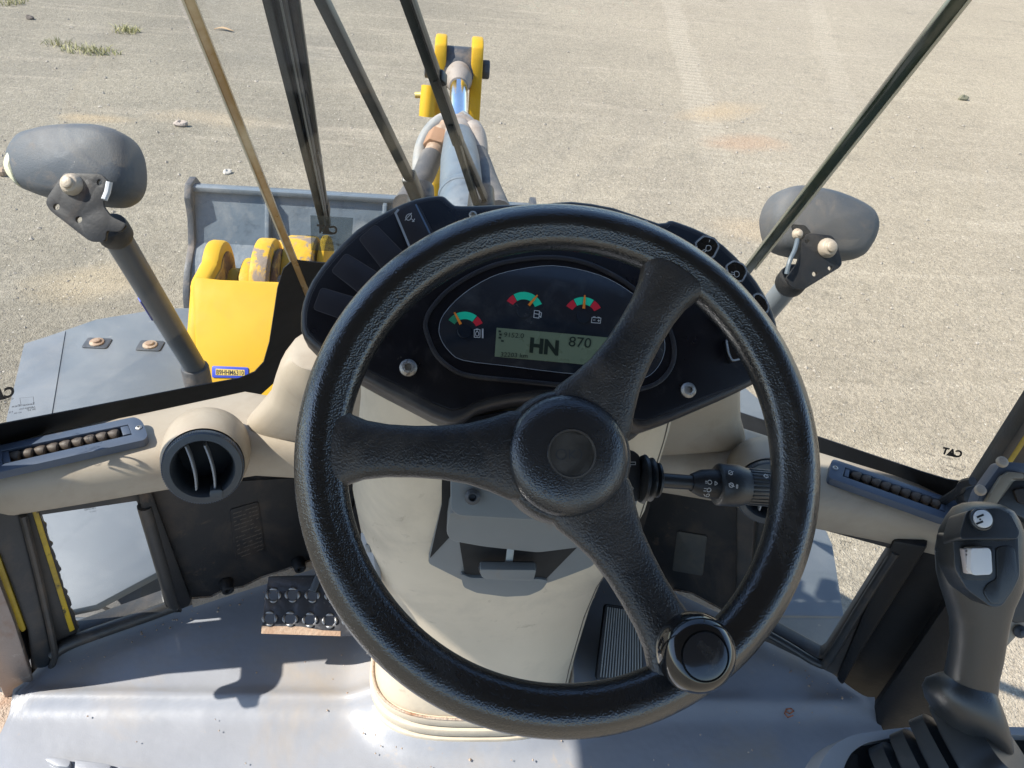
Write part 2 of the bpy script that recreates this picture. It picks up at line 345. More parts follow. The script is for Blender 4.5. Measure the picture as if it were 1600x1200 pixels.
def ground_mat():
    m = bpy.data.materials.new('gravel_ground'); m.use_nodes = True; nt = m.node_tree; N = nt.nodes; L = nt.links; b = N['Principled BSDF']
    b.inputs['Roughness'].default_value = .95; b.inputs['Specular IOR Level'].default_value = .2
    tc = N.new('ShaderNodeTexCoord').outputs['Object']
    def noise(s, d=5, r=.6, vec=tc):
        n = N.new('ShaderNodeTexNoise'); n.inputs['Scale'].default_value = s; n.inputs['Detail'].default_value = d; n.inputs['Roughness'].default_value = r; L.new(vec, n.inputs['Vector']); return n.outputs['Fac']
    def ramp(src, lo, hi, a=0, c=1):
        r = N.new('ShaderNodeMapRange'); L.new(src, r.inputs[0])
        for i, q in zip((1, 2, 3, 4), (lo, hi, a, c)): r.inputs[i].default_value = q
        return r.outputs[0]
    def mix(f, a, c, mode='MIX'):
        x = N.new('ShaderNodeMix'); x.data_type = 'RGBA'; x.blend_type = mode
        if isinstance(f, (int, float)): x.inputs[0].default_value = f
        else: L.new(f, x.inputs[0])
        for i, q in ((6, a), (7, c)):
            if isinstance(q, tuple): x.inputs[i].default_value = (*q, 1)
            else: L.new(q, x.inputs[i])
        return x.outputs[2]
    def math_(op, a, c):
        x = N.new('ShaderNodeMath'); x.operation = op
        for i, q in ((0, a), (1, c)):
            if isinstance(q, (int, float)): x.inputs[i].default_value = q
            else: L.new(q, x.inputs[i])
        return x.outputs[0]
    def vor(s):
        v = N.new('ShaderNodeTexVoronoi'); v.inputs['Scale'].default_value = s; L.new(tc, v.inputs['Vector']); return v
    c = mix(ramp(noise(.45, 6), .35, .65), (.192, .172, .138), (.268, .238, .186))
    sx = N.new('ShaderNodeSeparateXYZ'); L.new(tc, sx.inputs[0])
    c = mix(ramp(math_('ADD', sx.outputs[0], math_('MULTIPLY', noise(.35, 4), 3.0)), -.5, 4.5, 0, .55), c, (.41, .345, .262))   # paler to the right: glare of the right pane put into the colour
    c = mix(ramp(noise(2.6, 6), .55, .75, 0, .4), c, (.18, .16, .128))
    for rz, sc_, k in ((.55, (.35, 3.2, 1), .30), (-.35, (.5, 4.5, 1), .22)):        # old wheel tracks and scraper marks
        mp = N.new('ShaderNodeMapping'); mp.inputs['Rotation'].default_value = (0, 0, rz); mp.inputs['Scale'].default_value = sc_; L.new(tc, mp.inputs[0])
        c = mix(ramp(noise(1.0, 5, .6, mp.outputs[0]), .56, .68, 0, k), c, (.43, .372, .295))
    c = mix(.8, c, mix(ramp(noise(34, 4, .6), .32, .68), (.80, .79, .77), (1.19, 1.19, 1.18)), 'MULTIPLY'); c = mix(.8, c, mix(ramp(noise(11, 3, .6), .34, .66), (.90, .90, .89), (1.1, 1.1, 1.1)), 'MULTIPLY')
    for (qa, qb, hw, k) in (((1040, -20), (1135, 300), .17, .42), ((1265, -20), (1345, 240), .15, .25)):      # corrugated tyre prints
        a_, b_ = onz(*qa, 0), onz(*qb, 0); mid = (a_+b_)/2; d_ = b_-a_
        mp = N.new('ShaderNodeMapping'); mp.vector_type = 'TEXTURE'; mp.inputs['Location'].default_value = (mid[0], mid[1], 0); mp.inputs['Rotation'].default_value = (0, 0, math.atan2(d_[1], d_[0])); mp.inputs['Scale'].default_value = (float(np.linalg.norm(d_))/2, hw, 1); L.new(tc, mp.inputs[0])
        sp_ = N.new('ShaderNodeSeparateXYZ'); L.new(mp.outputs[0], sp_.inputs[0]); wob = math_('MULTIPLY', math_('SUBTRACT', noise(1.1, 4), .5), 1.6)
        mk = math_('MULTIPLY', ramp(math_('ABSOLUTE', math_('ADD', sp_.outputs[1], wob), 0), .75, 1.1, 1, 0), ramp(math_('ABSOLUTE', sp_.outputs[0], 0), .6, 1, 1, 0))
        rip = math_('MULTIPLY_ADD' if False else 'SINE', math_('MULTIPLY', sp_.outputs[0], float(np.linalg.norm(d_))/2*2*math.pi/.13), 0)
        c = mix(math_('MULTIPLY', mk, ramp(rip, -.6, .6, .25*k, k)), c, (.46, .40, .315))
    def patch(x, y, rx, ry, col, k, rot=0.):
        mp = N.new('ShaderNodeMapping'); mp.vector_type = 'TEXTURE'; mp.inputs['Location'].default_value = (x, y, 0); mp.inputs['Rotation'].default_value = (0, 0, rot); mp.inputs['Scale'].default_value = (rx, ry, 1); L.new(tc, mp.inputs[0])
        ln = N.new('ShaderNodeVectorMath'); ln.operation = 'LENGTH'; L.new(mp.outputs[0], ln.inputs[0])
        d = math_('ADD', ln.outputs['Value'], math_('MULTIPLY', math_('SUBTRACT', noise(1.7, 6), .5), 1.3))
        return mix(ramp(d, .35, 1.0, k, 0), c, col)
    for (px, py, rx, ry, col, k, rot) in ((1165, 225, .55, .3, (.40, .25, .155), .45, .2), (1190, 360, .5, .3, (.42, .31, .19), .35, 0), (1125, 175, .7, .3, (.45, .33, .2), .5, .6), (330, 185, .7, .25, (.36, .29, .2), .5, 0), (145, 185, .4, .15, (.40, .30, .18), .5, 0), (150, 440, .45, .3, (.38, .30, .19), .45, .4)):
        p = onz(px, py, 0); c = patch(p[0], p[1], rx, ry, col, k, rot)
    v1 = vor(105); v2 = vor(30); v3 = vor(230)
    c = mix(.85, c, mix(ramp(v3.outputs['Color'], 0, 1), (.72, .71, .69), (1.24, 1.245, 1.25)), 'MULTIPLY')
    c = mix(.7, c, mix(ramp(v1.outputs['Color'], .1, .9), (.78, .77, .75), (1.2, 1.2, 1.19)), 'MULTIPLY')
    sep = N.new('ShaderNodeSeparateColor'); L.new(v2.outputs['Color'], sep.inputs[0])
    spk = math_('MULTIPLY', ramp(v2.outputs['Distance'], .12, .2, 1, 0), ramp(sep.outputs[1], .80, .86))
    c = mix(math_('MULTIPLY', spk, .8), c, (.58, .52, .44))
    dk = math_('MULTIPLY', ramp(v2.outputs['Distance'], .12, .22, 1, 0), ramp(sep.outputs[2], .86, .9))
    c = mix(math_('MULTIPLY', dk, .7), c, (.13, .115, .10))
    L.new(c, b.inputs['Base Color'])
    prev = None
    for h, d in ((v1.outputs['Distance'], .0055), (v2.outputs['Distance'], .004), (v3.outputs['Distance'], .003), (noise(9, 6), .012)):
        bp = N.new('ShaderNodeBump'); bp.inputs['Strength'].default_value = .8; bp.inputs['Distance'].default_value = d; L.new(h, bp.inputs['Height'])
        if prev: L.new(prev, bp.inputs['Normal'])
        prev = bp.outputs[0]
    L.new(prev, b.inputs['Normal']); return m
m_ground = ground_mat()
def grass_mat():
    m = bpy.data.materials.new('grass_blades'); m.use_nodes = True; nt = m.node_tree; b = nt.nodes['Principled BSDF']
    oi = nt.nodes.new('ShaderNodeTexCoord'); n = nt.nodes.new('ShaderNodeTexNoise'); n.inputs['Scale'].default_value = 30; nt.links.new(oi.outputs['Object'], n.inputs['Vector'])
    x = nt.nodes.new('ShaderNodeMix'); x.data_type = 'RGBA'; nt.links.new(n.outputs['Fac'], x.inputs[0]); x.inputs[6].default_value = (.22, .23, .07, 1); x.inputs[7].default_value = (.44, .38, .19, 1)
    nt.links.new(x.outputs[2], b.inputs['Base Color']); b.inputs['Roughness'].default_value = .7; return m
m_grass = grass_mat()

# ------------------------------------------------------------------ lettering
def text_geo(s, bold=0., spacing=1.):
    cu = bpy.data.curves.new('lettering', 'FONT'); cu.body = s; cu.size = 1; cu.offset = bold; cu.space_character = spacing; cu.resolution_u = 3; cu.fill_mode = 'FRONT'
    o = bpy.data.objects.new('lettering', cu); COL.objects.link(o); dg = bpy.context.evaluated_depsgraph_get(); dg.update()
    me = o.evaluated_get(dg).to_mesh(); v = np.array([tuple(q.co)[:2] for q in me.vertices]); f = [tuple(p.vertices) for p in me.polygons]
    o.evaluated_get(dg).to_mesh_clear(); bpy.data.objects.remove(o); bpy.data.curves.remove(cu)
    lo, hi = v.min(0), v.max(0); return (v-lo)/(hi-lo), f, (hi-lo)
def letter(g, s, bl, br, tl, bold=0., mirror=False, spacing=1.):
    """lettering laid into the parallelogram bottom-left, bottom-right, top-left (3D points)"""
    v, f, _ = text_geo(s, bold, spacing); bl, br, tl = map(np.asarray, (bl, br, tl))
    if mirror: v = v*A(-1, 1)+A(1, 0)
    return g.add([bl+(br-bl)*u+(tl-bl)*q for u, q in v], f)
def stroke(g, pl, P, wd, off=0, closed=False):
    """thin printed line on a plane through pixel points, width in metres"""
    Q = pl.pts(P, off); n = len(Q)
    for i in range(n if closed else n-1):
        a, b = Q[i], Q[(i+1) % n]; t = nrm(b-a); s_ = np.cross(pl.n, t)*wd/2
        g.add([a-s_-t*wd*.4, b-s_+t*wd*.4, b+s_+t*wd*.4, a+s_-t*wd*.4], [(0, 1, 2, 3)])
    return g

# ================================================================== GROUND
g = G(); g.add([(-300, -300, 0), (300, -300, 0), (300, 300, 0), (-300, 300, 0)], [(0, 1, 2, 3)])
tag(make(g, 'ground', m_ground, fix=False), 'pale brown compacted gravel yard around the machine', None, None, 'structure')
def pebbles(n):
    """loose gravel over the stretch of yard that can be seen"""
    oc = A([1, 0, 0], [-1, 0, 0], [0, 1, 0], [0, -1, 0], [0, 0, 1], [0, 0, -.5]); of = A([0, 2, 4], [2, 1, 4], [1, 3, 4], [3, 0, 4], [2, 0, 5], [1, 2, 5], [3, 1, 5], [0, 3, 5]).astype(int)
    P = []
    while len(P) < n:
        x, y = rng.uniform(-150, 1750), rng.uniform(-150, 1000); p = onz(x, y, 0)
        if rng.random() < .35 or p[1] < 9: P.append(p)
    P = np.array(P); dist = np.linalg.norm(P-CAM, axis=1)
    sz = .0026*(1+rng.pareto(2.9, n)); sz = np.clip(sz, .0026, .016)*np.clip(dist/5, .8, 2.0)**.6
    R = rng.uniform(.6, 1.3, (n, 6, 3)); a = rng.uniform(0, 6.28, n); ca, sa = np.cos(a), np.sin(a)
    V = oc[None]*R*sz[:, None, None]; V[..., 2] *= .7
    X = V[..., 0]*ca[:, None]-V[..., 1]*sa[:, None]; Y = V[..., 0]*sa[:, None]+V[..., 1]*ca[:, None]
    V = np.stack([X, Y, V[..., 2]], -1)+P[:, None]; V[..., 2] += sz[:, None]*.15
    F = of[None]+(np.arange(n)*6)[:, None, None]
    me = bpy.data.meshes.new('gravel'); me.from_pydata(V.reshape(-1, 3).tolist(), [], F.reshape(-1, 3).tolist()); me.materials.append(m_pebble)
    o = bpy.data.objects.new('gravel', me); COL.objects.link(o); o['kind'] = 'stuff'; o['label'] = 'loose small gravel scattered over the yard'
pebbles(34000)
def stone(px, py, r, label, m=m_stone):
    p = onz(px, py, 0); g = G(); sd = random.Random(px)
    sq = (sd.uniform(.8, 1.3), sd.uniform(.7, 1), sd.uniform(.5, .75)); ph = [sd.uniform(0, 6) for _ in range(3)]
    R = []
    for i in range(7):
        t = math.pi*(i+.02)/6.04; R.append([p+A(sq[0]*math.sin(t)*math.cos(a), sq[1]*math.sin(t)*math.sin(a), sq[2]*(math.cos(t)+.6))*r*(1+.16*math.sin(2*a+ph[0])+.12*math.sin(3*t+ph[1]+a)) for a in np.linspace(0, 6.283, 10, endpoint=False)])
    tag(make(g.loft(R), 'stone', m, loc=p, sharp=25), label, 'stone', 'larger stones lying on the yard')
stone(283, 197, .05, 'brownish stone lying alone on the gravel between the left mirror and the gold glass seam')
stone(355, 271, .036, 'small pale stone on the gravel just beyond the top edge of the bucket', M('white_stone', (.55, .5, .43), .85))
stone(47, 30, .045, 'dark stone on the far gravel near the grass in the upper left', M('dark_stone', (.11, .09, .075), .85))
stone(1504, 156, .05, 'dark clod on the gravel beyond the right glass seam', M('dark_clod', (.16, .15, .10), .9))
stone(8, 272, .06, 'flat brown stone on the gravel beside the left mirror', M('brown_stone', (.26, .19, .13), .9))
p = onz(335, 47, 0)
g = G(); g.loft([sup(p+A(t*.24, .03*math.sin(5*t), .012+.02*math.sin(3*t)), A(0, 1, 0), A(0, 0, 1), .028*(1-abs(2*t-1)**2)+.004, .006, 2.2, 8) for t in np.linspace(0, 1, 9)])
tag(make(g, 'dry_leaf', m_leaf, loc=p), 'long curled dry leaf lying on the gravel beside the gold glass seam', 'leaf')
def tuft(px, py, rx, ry, n, label):
    c = onz(px, py, 0); g = G()
    for _ in range(n):
        a, q = random.uniform(0, 6.28), random.random()**.6; b = c+A(rx*q*math.cos(a), ry*q*math.sin(a), 0)
        hgt = random.uniform(.035, .11)*(1.25-q*.6); d = A(random.gauss(0, .5), random.gauss(0, .5), 1); wd = random.uniform(.003, .006); t = random.uniform(0, 6.28); s_ = A(math.cos(t), math.sin(t), 0)*wd
        m1 = b+d*hgt*.6; e = b+d*A(1.5, 1.5, .9)*hgt
        g.add([b-s_, b+s_, m1+s_*.8, e, m1-s_*.8], [(0, 1, 2, 4), (4, 2, 3)])
    o = make(g, 'grass_tuft', m_grass, loc=c, fix=False, flat=True); tag(o, label, 'grass tuft', 'grass tufts growing in the gravel')
tuft(198, 50, .17, .12, 130, 'thin upright green grass tuft farthest up the yard')
tuft(143, 82, .33, .13, 190, 'widest yellow green grass tuft of the group in the gravel')
tuft(90, 70, .22, .12, 60, 'sparse faded grass tuft at the end of its group towards the yard edge')
tuft(15, 4, .24, .2, 130, 'pale grass tuft in the far corner of the yard above the left mirror')

# ================================================================== BUCKET
bk = thing('loader_bucket', 'dark blue grey loader bucket resting on the gravel in front of the machine', 'bucket', onz(640, 420, 0)*A(1, 0, 0)+A(0, 3.9, 0))
yl = 4.0
PLt = PL((0, 4.0, .9), (0, -1, 0))
tl = PLt.pt(292, 292); tr = PLt.pt(835, 336)
lat = nrm((tr-tl)*A(1, 1, 0)); width = np.linalg.norm((tr-tl)[:2]); back = A(lat[1], -lat[0], 0)
if back[1] > 0: back = -back
def bp(u, b, z): return tl*A(1, 1, 0)+lat*u+back*b+A(0, 0, z)
zt = tl[2]
prof = [(-.02, zt-.01), (.05, zt-.14), (.115, zt-.27), (.235, zt-.345), (.325, zt-.45), (.36, zt-.58), (.33, zt-.74), (.18, zt-.85), (-.9, zt-.87)]
pr = cr(prof[2:], 4, False); pr = [A(*prof[0]), A(*prof[1])]+pr
g = G(); g.loft([[bp(u, b, z) for b, z in pr]+[bp(u, b-.03, z+.012) for b, z in pr[::-1]] for u in (0.02, width-.02)])
make(g, 'back_plate', m_steel, bk, sharp=25)
g = G(); g.prism([bp(0, .018, zt+.01), bp(width, .018, zt+.01), bp(width, -.02, zt+.01), bp(0, -.02, zt+.01)], (0, 0, 1), .028)
make(g, 'top_lip', m_steel, bk, bevel=.004)
for u in (0.0, width-.03):
    sd = [bp(u, -.07, zt+.03), bp(u, .03, zt+.03), bp(u, .075, zt-.03)]+[bp(u, b+.035, z-.005) for b, z in pr[1:-1]]+[bp(u, -.9, zt-.9), bp(u, -.5, zt-.4)]
    make(G().prism(sd, -lat, .035), 'side_plate', m_steeldk, bk, bevel=.005)
for u in (.42, 1.05, 1.7, 2.3):
    if u < width-.2:
        q = [bp(u, .055, zt-.02), bp(u, .115, zt-.33), bp(u, .165, zt-.365), bp(u, .115, zt-.10), bp(u, .075, zt-.02)]
        make(G().prism([bp(u, -.01, zt-.02), bp(u, .10, zt-.28), bp(u, .22, zt-.35), bp(u, .23, zt-.325), bp(u, .05, zt-.015)], -lat, .022), 'gusset', m_steel, bk, bevel=.003)
for u in (.24, .28):
    pass
PB = PL(bp(.5, .235, zt-.345), nrm(back*.7+A(0, 0, .72)), lat)
make(G().slab([(403, 376), (424, 375), (424, 381), (400, 382)], PB, .004, .01), 'blue_label', m_blue, bk)
make(G().slab([(407, 372), (424, 371.5), (424, 374), (405, 375)], PB, .004, .01), 'white_label', m_white, bk)

# ================================================================== LIFT ARM + TOWER (yellow, left of the console)
tw = thing('loader_tower', 'bright yellow loader tower with rounded corner and blue framed serial plate', 'loader tower', (-.6, 1.7, .7))
PT = PL(ony(360, 600, 1.46), (-.06, -.74, .67))                 # sloping cover facing the cab
front = rnd([(303, 428), (303, 421), (450, 441), (520, 446), (520, 640), (318, 640), (311, 560)], 7)
front = rnd([(299, 452), (303, 430), (318, 434), (342, 437), (450, 441), (540, 446), (540, 660), (322, 660), (306, 545)], 9)
make(G().slab(front, PT, .03), 'cover_plate', m_yellow, tw, bevel=.012, seg=3)
def side(x0, t, P, m, nm, par, bev=.006):
    pl = PL((x0, 1.7, 1.6), (1, 0, 0), (0, 1, 0)); return make(G().prism([A(x0, y, z) for y, z in P], (1, 0, 0), t), nm, m, par, bevel=bev)
e0 = PT.pt(303, 430); eb = PT.pt(315, 600)
def oval(cy, cz, r, n=14, a0=0, a1=180): return [(cy+r*math.cos(math.radians(a)), cz+r*math.sin(math.radians(a))) for a in np.linspace(a0, a1, n)]
xL = e0[0]-.002
side(xL+.035, .045, [(e0[1]-.0, e0[2]-.012)]+oval(e0[1]+.145, e0[2]-.078, .085, 12, 130, -10)+[(e0[1]+.30, .9), (eb[1]+.02, .9), (eb[1], eb[2])], m_yellow, 'side_plate', tw, .012)
make(G().prism([A(xL+.038, y, z) for y, z in [(e0[1]+.012, e0[2]-.03)]+oval(e0[1]+.14, e0[2]-.085, .066, 12, 130, -10)+[(e0[1]+.24, 1.2), (e0[1]+.02, 1.2)]], (1, 0, 0), .005), 'inner_shade', m_yelshade, tw)  # added sheet, its colour carries the brown shade inside the plate
side(-.16, .04, [(e0[1], e0[2]-.012)]+oval(e0[1]+.145, e0[2]-.078, .085, 12, 130, -10)+[(e0[1]+.30, .9), (eb[1]+.02, .9), (eb[1], eb[2])], m_yellow, 'side_plate', tw, .012)
make(G().lathe([(.0, -.02), (.055, -.02), (.055, 0), (.05, .006), (0, .006)], A(xL-.012, e0[1]+.10, e0[2]-.08), (-1, 0, 0), 24), 'pin_cap', m_dusty, tw, bevel=.002)
# flange running down the outer corner
make(G().prism([PT.pt(x, y, -.02) for x, y in rnd([(297, 445), (303, 440), (318, 545), (312, 552), (303, 548)], 4)], PT.n, .03), 'corner_flange', m_yellow, tw, bevel=.004)
pl_ = [(331, 571.5), (388, 574), (388, 591), (331, 590)]
pp = make(G().slab(rnd(pl_, 3), PT, .003, .0025), 'serial_plate', m_blue, tw, bevel=.0006)
make(G().slab([(337, 576), (382, 578), (382, 587), (337, 586)], PT, .001, .0033), 'plate_face', m_decal, pp)
g = G(); letter(g, 'B9HHM6310', PT.pt(338, 585.3, .0037), PT.pt(381, 586.6, .0037), PT.pt(338, 577.4, .0037), .02)
make(g, 'serial_number', m_ink, pp, fix=False, flat=True)

la = thing('lift_arm', 'worn yellow lift arm with large round pin bosses behind the tower cover', 'lift arm', (-.5, 1.85, 1.0))
ay, az_ = e0[1]+.15, e0[2]-.135
def xat(px, py=415): return ony(px, py, ay)[0]
for x0, x1, r, m, dy, dz in ((xat(354), xat(373), .062, m_yellow, 0, .0), (xat(378), xat(398), .09, m_yelworn, 0, .0), (xat(397), xat(424), .13, m_yelworn, .03, .0), (xat(432), xat(480), .125, m_yelworn, .12, -.03), (xat(484), xat(496), .12, m_yellow, .16, -.04), (xat(424), xat(432), .10, m_yelshade, .04, 0)):  # narrow last ring carries the brown shade between bosses in its colour
    c = A(x0, ay+dy, az_+dz); L_ = x1-x0
    make(G().lathe([(0, 0), (r, 0), (r, L_), (0, L_)], c, (1, 0, 0), 36), 'pin_boss', m, la, bevel=.006, seg=2)
make(G().bar(A(-.56, ay+.1, az_-.03), A(-.50, 3.6, .45), .10, .24, (0, 0, 1)), 'arm_beam', m_yelworn, la, bevel=.01)
make(G().lathe([(0, 0), (.05, 0), (.05, .5), (0, .5)], A(xL+.02, ay, az_), (1, 0, 0), 20), 'pivot_pin', m_dusty, la, bevel=.004)

# ================================================================== BELL CRANK + TILT CYLINDER
bc = thing('bell_crank', 'yellow bell crank of two upright plates joined by a greasy pin', 'bell crank', (-.11, 3.1, .9))
pin = ony(716, 112, 3.0)
def crank(pxa, pxb, nm):
    (ax_, ay_), (bx_, by_) = pxa, pxb
    t = .043; top = ony(ax_, ay_, 3.0); x0 = top[0]
    P = oval(3.10, pin[2]-.0, .125, 12, 170, 10)
    P = [(2.985, pin[2]-.08), (2.975, pin[2]+.05), (2.99, pin[2]+.095), (3.03, pin[2]+.11), (3.12, pin[2]+.10), (3.17, pin[2]+.04)]+[(3.26, pin[2]-.2), (3.45, 1.0), (3.35, .7), (3.12, .75), (3.04, 1.25)]
    return make(G().prism([A(x0+t/2, y, z) for y, z in P], (1, 0, 0), t), nm, m_yellow, bc, bevel=.008)
crank((688, 100), (672, 200), 'crank_plate'); crank((745, 105), (743, 200), 'crank_plate')
xa, xb = ony(688, 100, 3.0)[0], ony(745, 105, 3.0)[0]
make(G().lathe([(0, 0), (.036, 0), (.036, .03), (0, .03)], A(xb+.02, 3.05, pin[2]), (1, 0, 0), 8), 'pin_head', m_steeldk, bc, bevel=.006)
make(G().lathe([(0, 0), (.036, 0), (.036, .04), (0, .04)], A(xa-.06, 3.05, pin[2]-.01), (1, 0, 0), 12), 'pin_head', m_steeldk, bc, bevel=.006)
make(G().lathe([(0, 0), (.022, 0), (.022, .05), (.012, .05), (.012, .075), (0, .075)], A(xa-.02, 3.03, pin[2]-.1), (-1, 0, -.1), 10), 'grease_fitting', M('brass_fitting', (.5, .38, .12), .5, metal=.6), bc, bevel=.002)
make(G().tube([ony(671, 135, 2.99), ony(668, 165, 2.96), ony(667, 182, 2.95)], .03, 10), 'pin_retainer', m_yellow, bc)
tc_ = thing('tilt_cylinder', 'grey hydraulic tilt cylinder with chrome rod pointing away to the bell crank', 'hydraulic cylinder', (-.11, 2.4, 1.75))
p_eye = A((xa+xb)/2, 3.05, pin[2]); p_rod = ony(717, 196, 2.60); p_bar = ony(722, 330, 1.95)
ax = nrm(p_rod-p_eye); ax2 = nrm(p_bar-p_rod)
make(G().lathe([(0, -.06), (.075, -.06), (.075, .06), (0, .06)], p_eye, (1, 0, 0), 28), 'rod_eye', m_steeldk, tc_, bevel=.012)
make(G().lathe([(0, 0), (.05, .02), (.05, .08), (.036, .11), (.036, .13), (0, .13)], p_eye+ax*.03, ax, 24), 'rod_end', m_dusty, tc_, bevel=.004)
make(G().tube([p_eye+ax*.12, p_rod+ax*.05], .0315, 24), 'chrome_rod', m_chrome, tc_)
make(G().lathe([(0, 0), (.038, 0), (.047, .02), (.050, .04), (.050, .13), (0, .13)], p_rod, ax2, 32), 'gland', m_dusty, tc_, bevel=.004)
make(G().lathe([(0, .12), (.050, .12), (.060, .3), (.070, 1.1), (0, 1.1)], p_rod, ax2, 36), 'barrel', m_steel, tc_, bevel=.004)
make(G().lathe([(0, .55), (.0665, .55), (.0665, .58), (0, .58)], p_rod, ax2, 36), 'weld_ring', m_steel, tc_, bevel=.004)
make(G().lathe([(0, 0), (.014, 0), (.014, .01), (0, .01)], ony(721, 183, 2.58), (0, -.4, .9), 8), 'gland_bolt', m_dusty, tc_, bevel=.002)
hp = [ony(700, 184, 2.60), ony(686, 190, 2.57), ony(672, 203, 2.55), ony(660, 224, 2.52), ony(655, 248, 2.48), ony(655, 268, 2.43), ony(659, 290, 2.36), ony(666, 315, 2.25)]
make(G().tube(cr(hp, 4, False), .022, 12), 'sleeved_pipe', m_hosegrey, tc_)
h2 = [ony(697, 196, 2.56), ony(690, 210, 2.53), ony(681, 232, 2.48), ony(672, 250, 2.43)]
make(G().tube(cr(h2, 4, False), [.026]*3+[.032]*10, 14), 'hose_coupling', m_rust, tc_)
make(G().lathe([(0, 0), (.046, 0), (.046, .055), (0, .055)], ony(689, 212, 2.525), nrm(ony(681, 232, 2.48)-ony(690, 210, 2.53)), 6), 'hex_nut', M('orange_rust', (.28, .155, .085), .75, bump=((200, .001, 'noise'),)), tc_, bevel=.004)
h3 = [ony(674, 245, 2.44), ony(668, 260, 2.39), ony(660, 278, 2.32), ony(648, 297, 2.22), ony(632, 322, 2.08)]
make(G().tube(cr(h3, 4, False), .036, 14), 'hose', m_hose, tc_)
r2 = [ony(722, 188, 2.56), ony(734, 198, 2.54), ony(742, 212, 2.50), ony(745, 228, 2.46), ony(746, 246, 2.41)]
make(G().tube(cr(r2, 4, False), [.024]*5+[.036]*12, 14), 'steel_elbow', m_dusty, tc_)
make(G().tube(cr([ony(722, 180, 2.6), ony(735, 192, 2.56), ony(744, 207, 2.53), ony(748, 226, 2.49)], 4, False), .017, 8), 'pipe_bracket', m_hosegrey, tc_)
r3 = [ony(743, 243, 2.42), ony(750, 262, 2.36), ony(758, 285, 2.26), ony(768, 310, 2.14), ony(778, 335, 2.0)]
make(G().tube(cr(r3, 4, False), .042, 14), 'hose', m_hose, tc_)
make(G().box(ony(752, 240, 2.44), (.03, .03, .05)), 'clamp_screw', m_steeldk, tc_, bevel=.004)

# ================================================================== FENDERS
def fender(sgn, far, near, label, px_out, bolts):
    o = thing('front_fender', label, 'fender', (sgn*.9, 1.4, .8))
    zt_ = 1.4
    P = [onz(x, y, zt_) for x, y in px_out] if px_out else None
    make(G().prism(P, (0, 0, 1), .022), 'top_panel', m_fender, o, bevel=.006)
    ys = min(p[1] for p in P); xs = [p[0] for p in P]; x0, x1 = min(xs), max(xs)
    xo = [p for p in P if p[1] < ys+.12]; a, b = min(q[0] for q in xo), max(q[0] for q in xo)
    make(G().prism([A(a, ys, zt_-.004), A(b, ys, zt_-.004), A(b, ys-.22, zt_-.32), A(a, ys-.22, zt_-.32)], nrm((0, -.8, .6)), .02), 'rear_flap', m_fender, o, bevel=.006)
    for (bx, by) in bolts:
        pl = PL(onz(bx, by, zt_), (0, 0, 1)); c = onz(bx, by, zt_)
        h = make(G().prism([c+A(u, v, .004) for u, v in rnd([(-.034, -.024), (.034, -.024), (.034, .024), (-.034, .024)], .008)], (0, 0, 1), .006), 'bolt_recess', m_steeldk, o, bevel=.002)
        make(G().lathe([(0, .002), (.020, .002), (.020, .008), (.011, .009), (.011, .014), (0, .014)], c, (0, 0, 1), 12), 'bolt', m_rust, h, bevel=.0015)
    return o
fL = fender(-1, 0, 0, 'grey plastic front fender with two rusty bolts beside the yellow tower', [(40, 536), (150, 498), (252, 481), (300, 480), (345, 560), (345, 790), (268, 882), (150, 945), (55, 965), (18, 800), (8, 700), (14, 640)], [(152, 537), (235, 541)])
def w2(x, y, z): return A(x, y, z)
oR = thing('front_fender', 'grey plastic front fender seen through the lower window and glass right of the steering wheel', 'fender', (.6, 1.4, .8))
P = [A(.22, 1.85, 1.4), A(.55, 1.86, 1.4), A(.74, 1.80, 1.4), A(.81, 1.66, 1.4), A(.81, 1.16, 1.4), A(.76, .96, 1.4), A(.22, .96, 1.4)]
make(G().prism(P, (0, 0, 1), .022), 'top_panel', m_fender, oR, bevel=.006)
make(G().prism([A(.22, .96, 1.396), A(.76, .96, 1.396), A(.72, .74, 1.08), A(.22, .74, 1.08)], nrm((0, -.8, .6)), .02), 'rear_flap', m_fender, oR, bevel=.006)
for x, y in ((.4, 1.7), (.62, 1.66)):
    make(G().lathe([(0, .002), (.024, .002), (.024, .012), (.014, .013), (.014, .022), (0, .022)], A(x, y, 1.4), (0, 0, 1), 12), 'bolt', m_rust, oR, bevel=.0015)
# hub strip: the outer flange of the left fender, flat, the bend's lighter tone put into its colour
make(G().prism([onz(38, 537, 1.4022), onz(102, 517, 1.4022), onz(62, 760, 1.4022), onz(14, 700, 1.4022), onz(10, 655, 1.4022)], (0, 0, 1), .0016), 'outer_flange', M('fender_flange', (.145, .16, .175), .5, dirt=(((.24, .245, .25), 4, .4, .85, .6),)), fL, bevel=0)
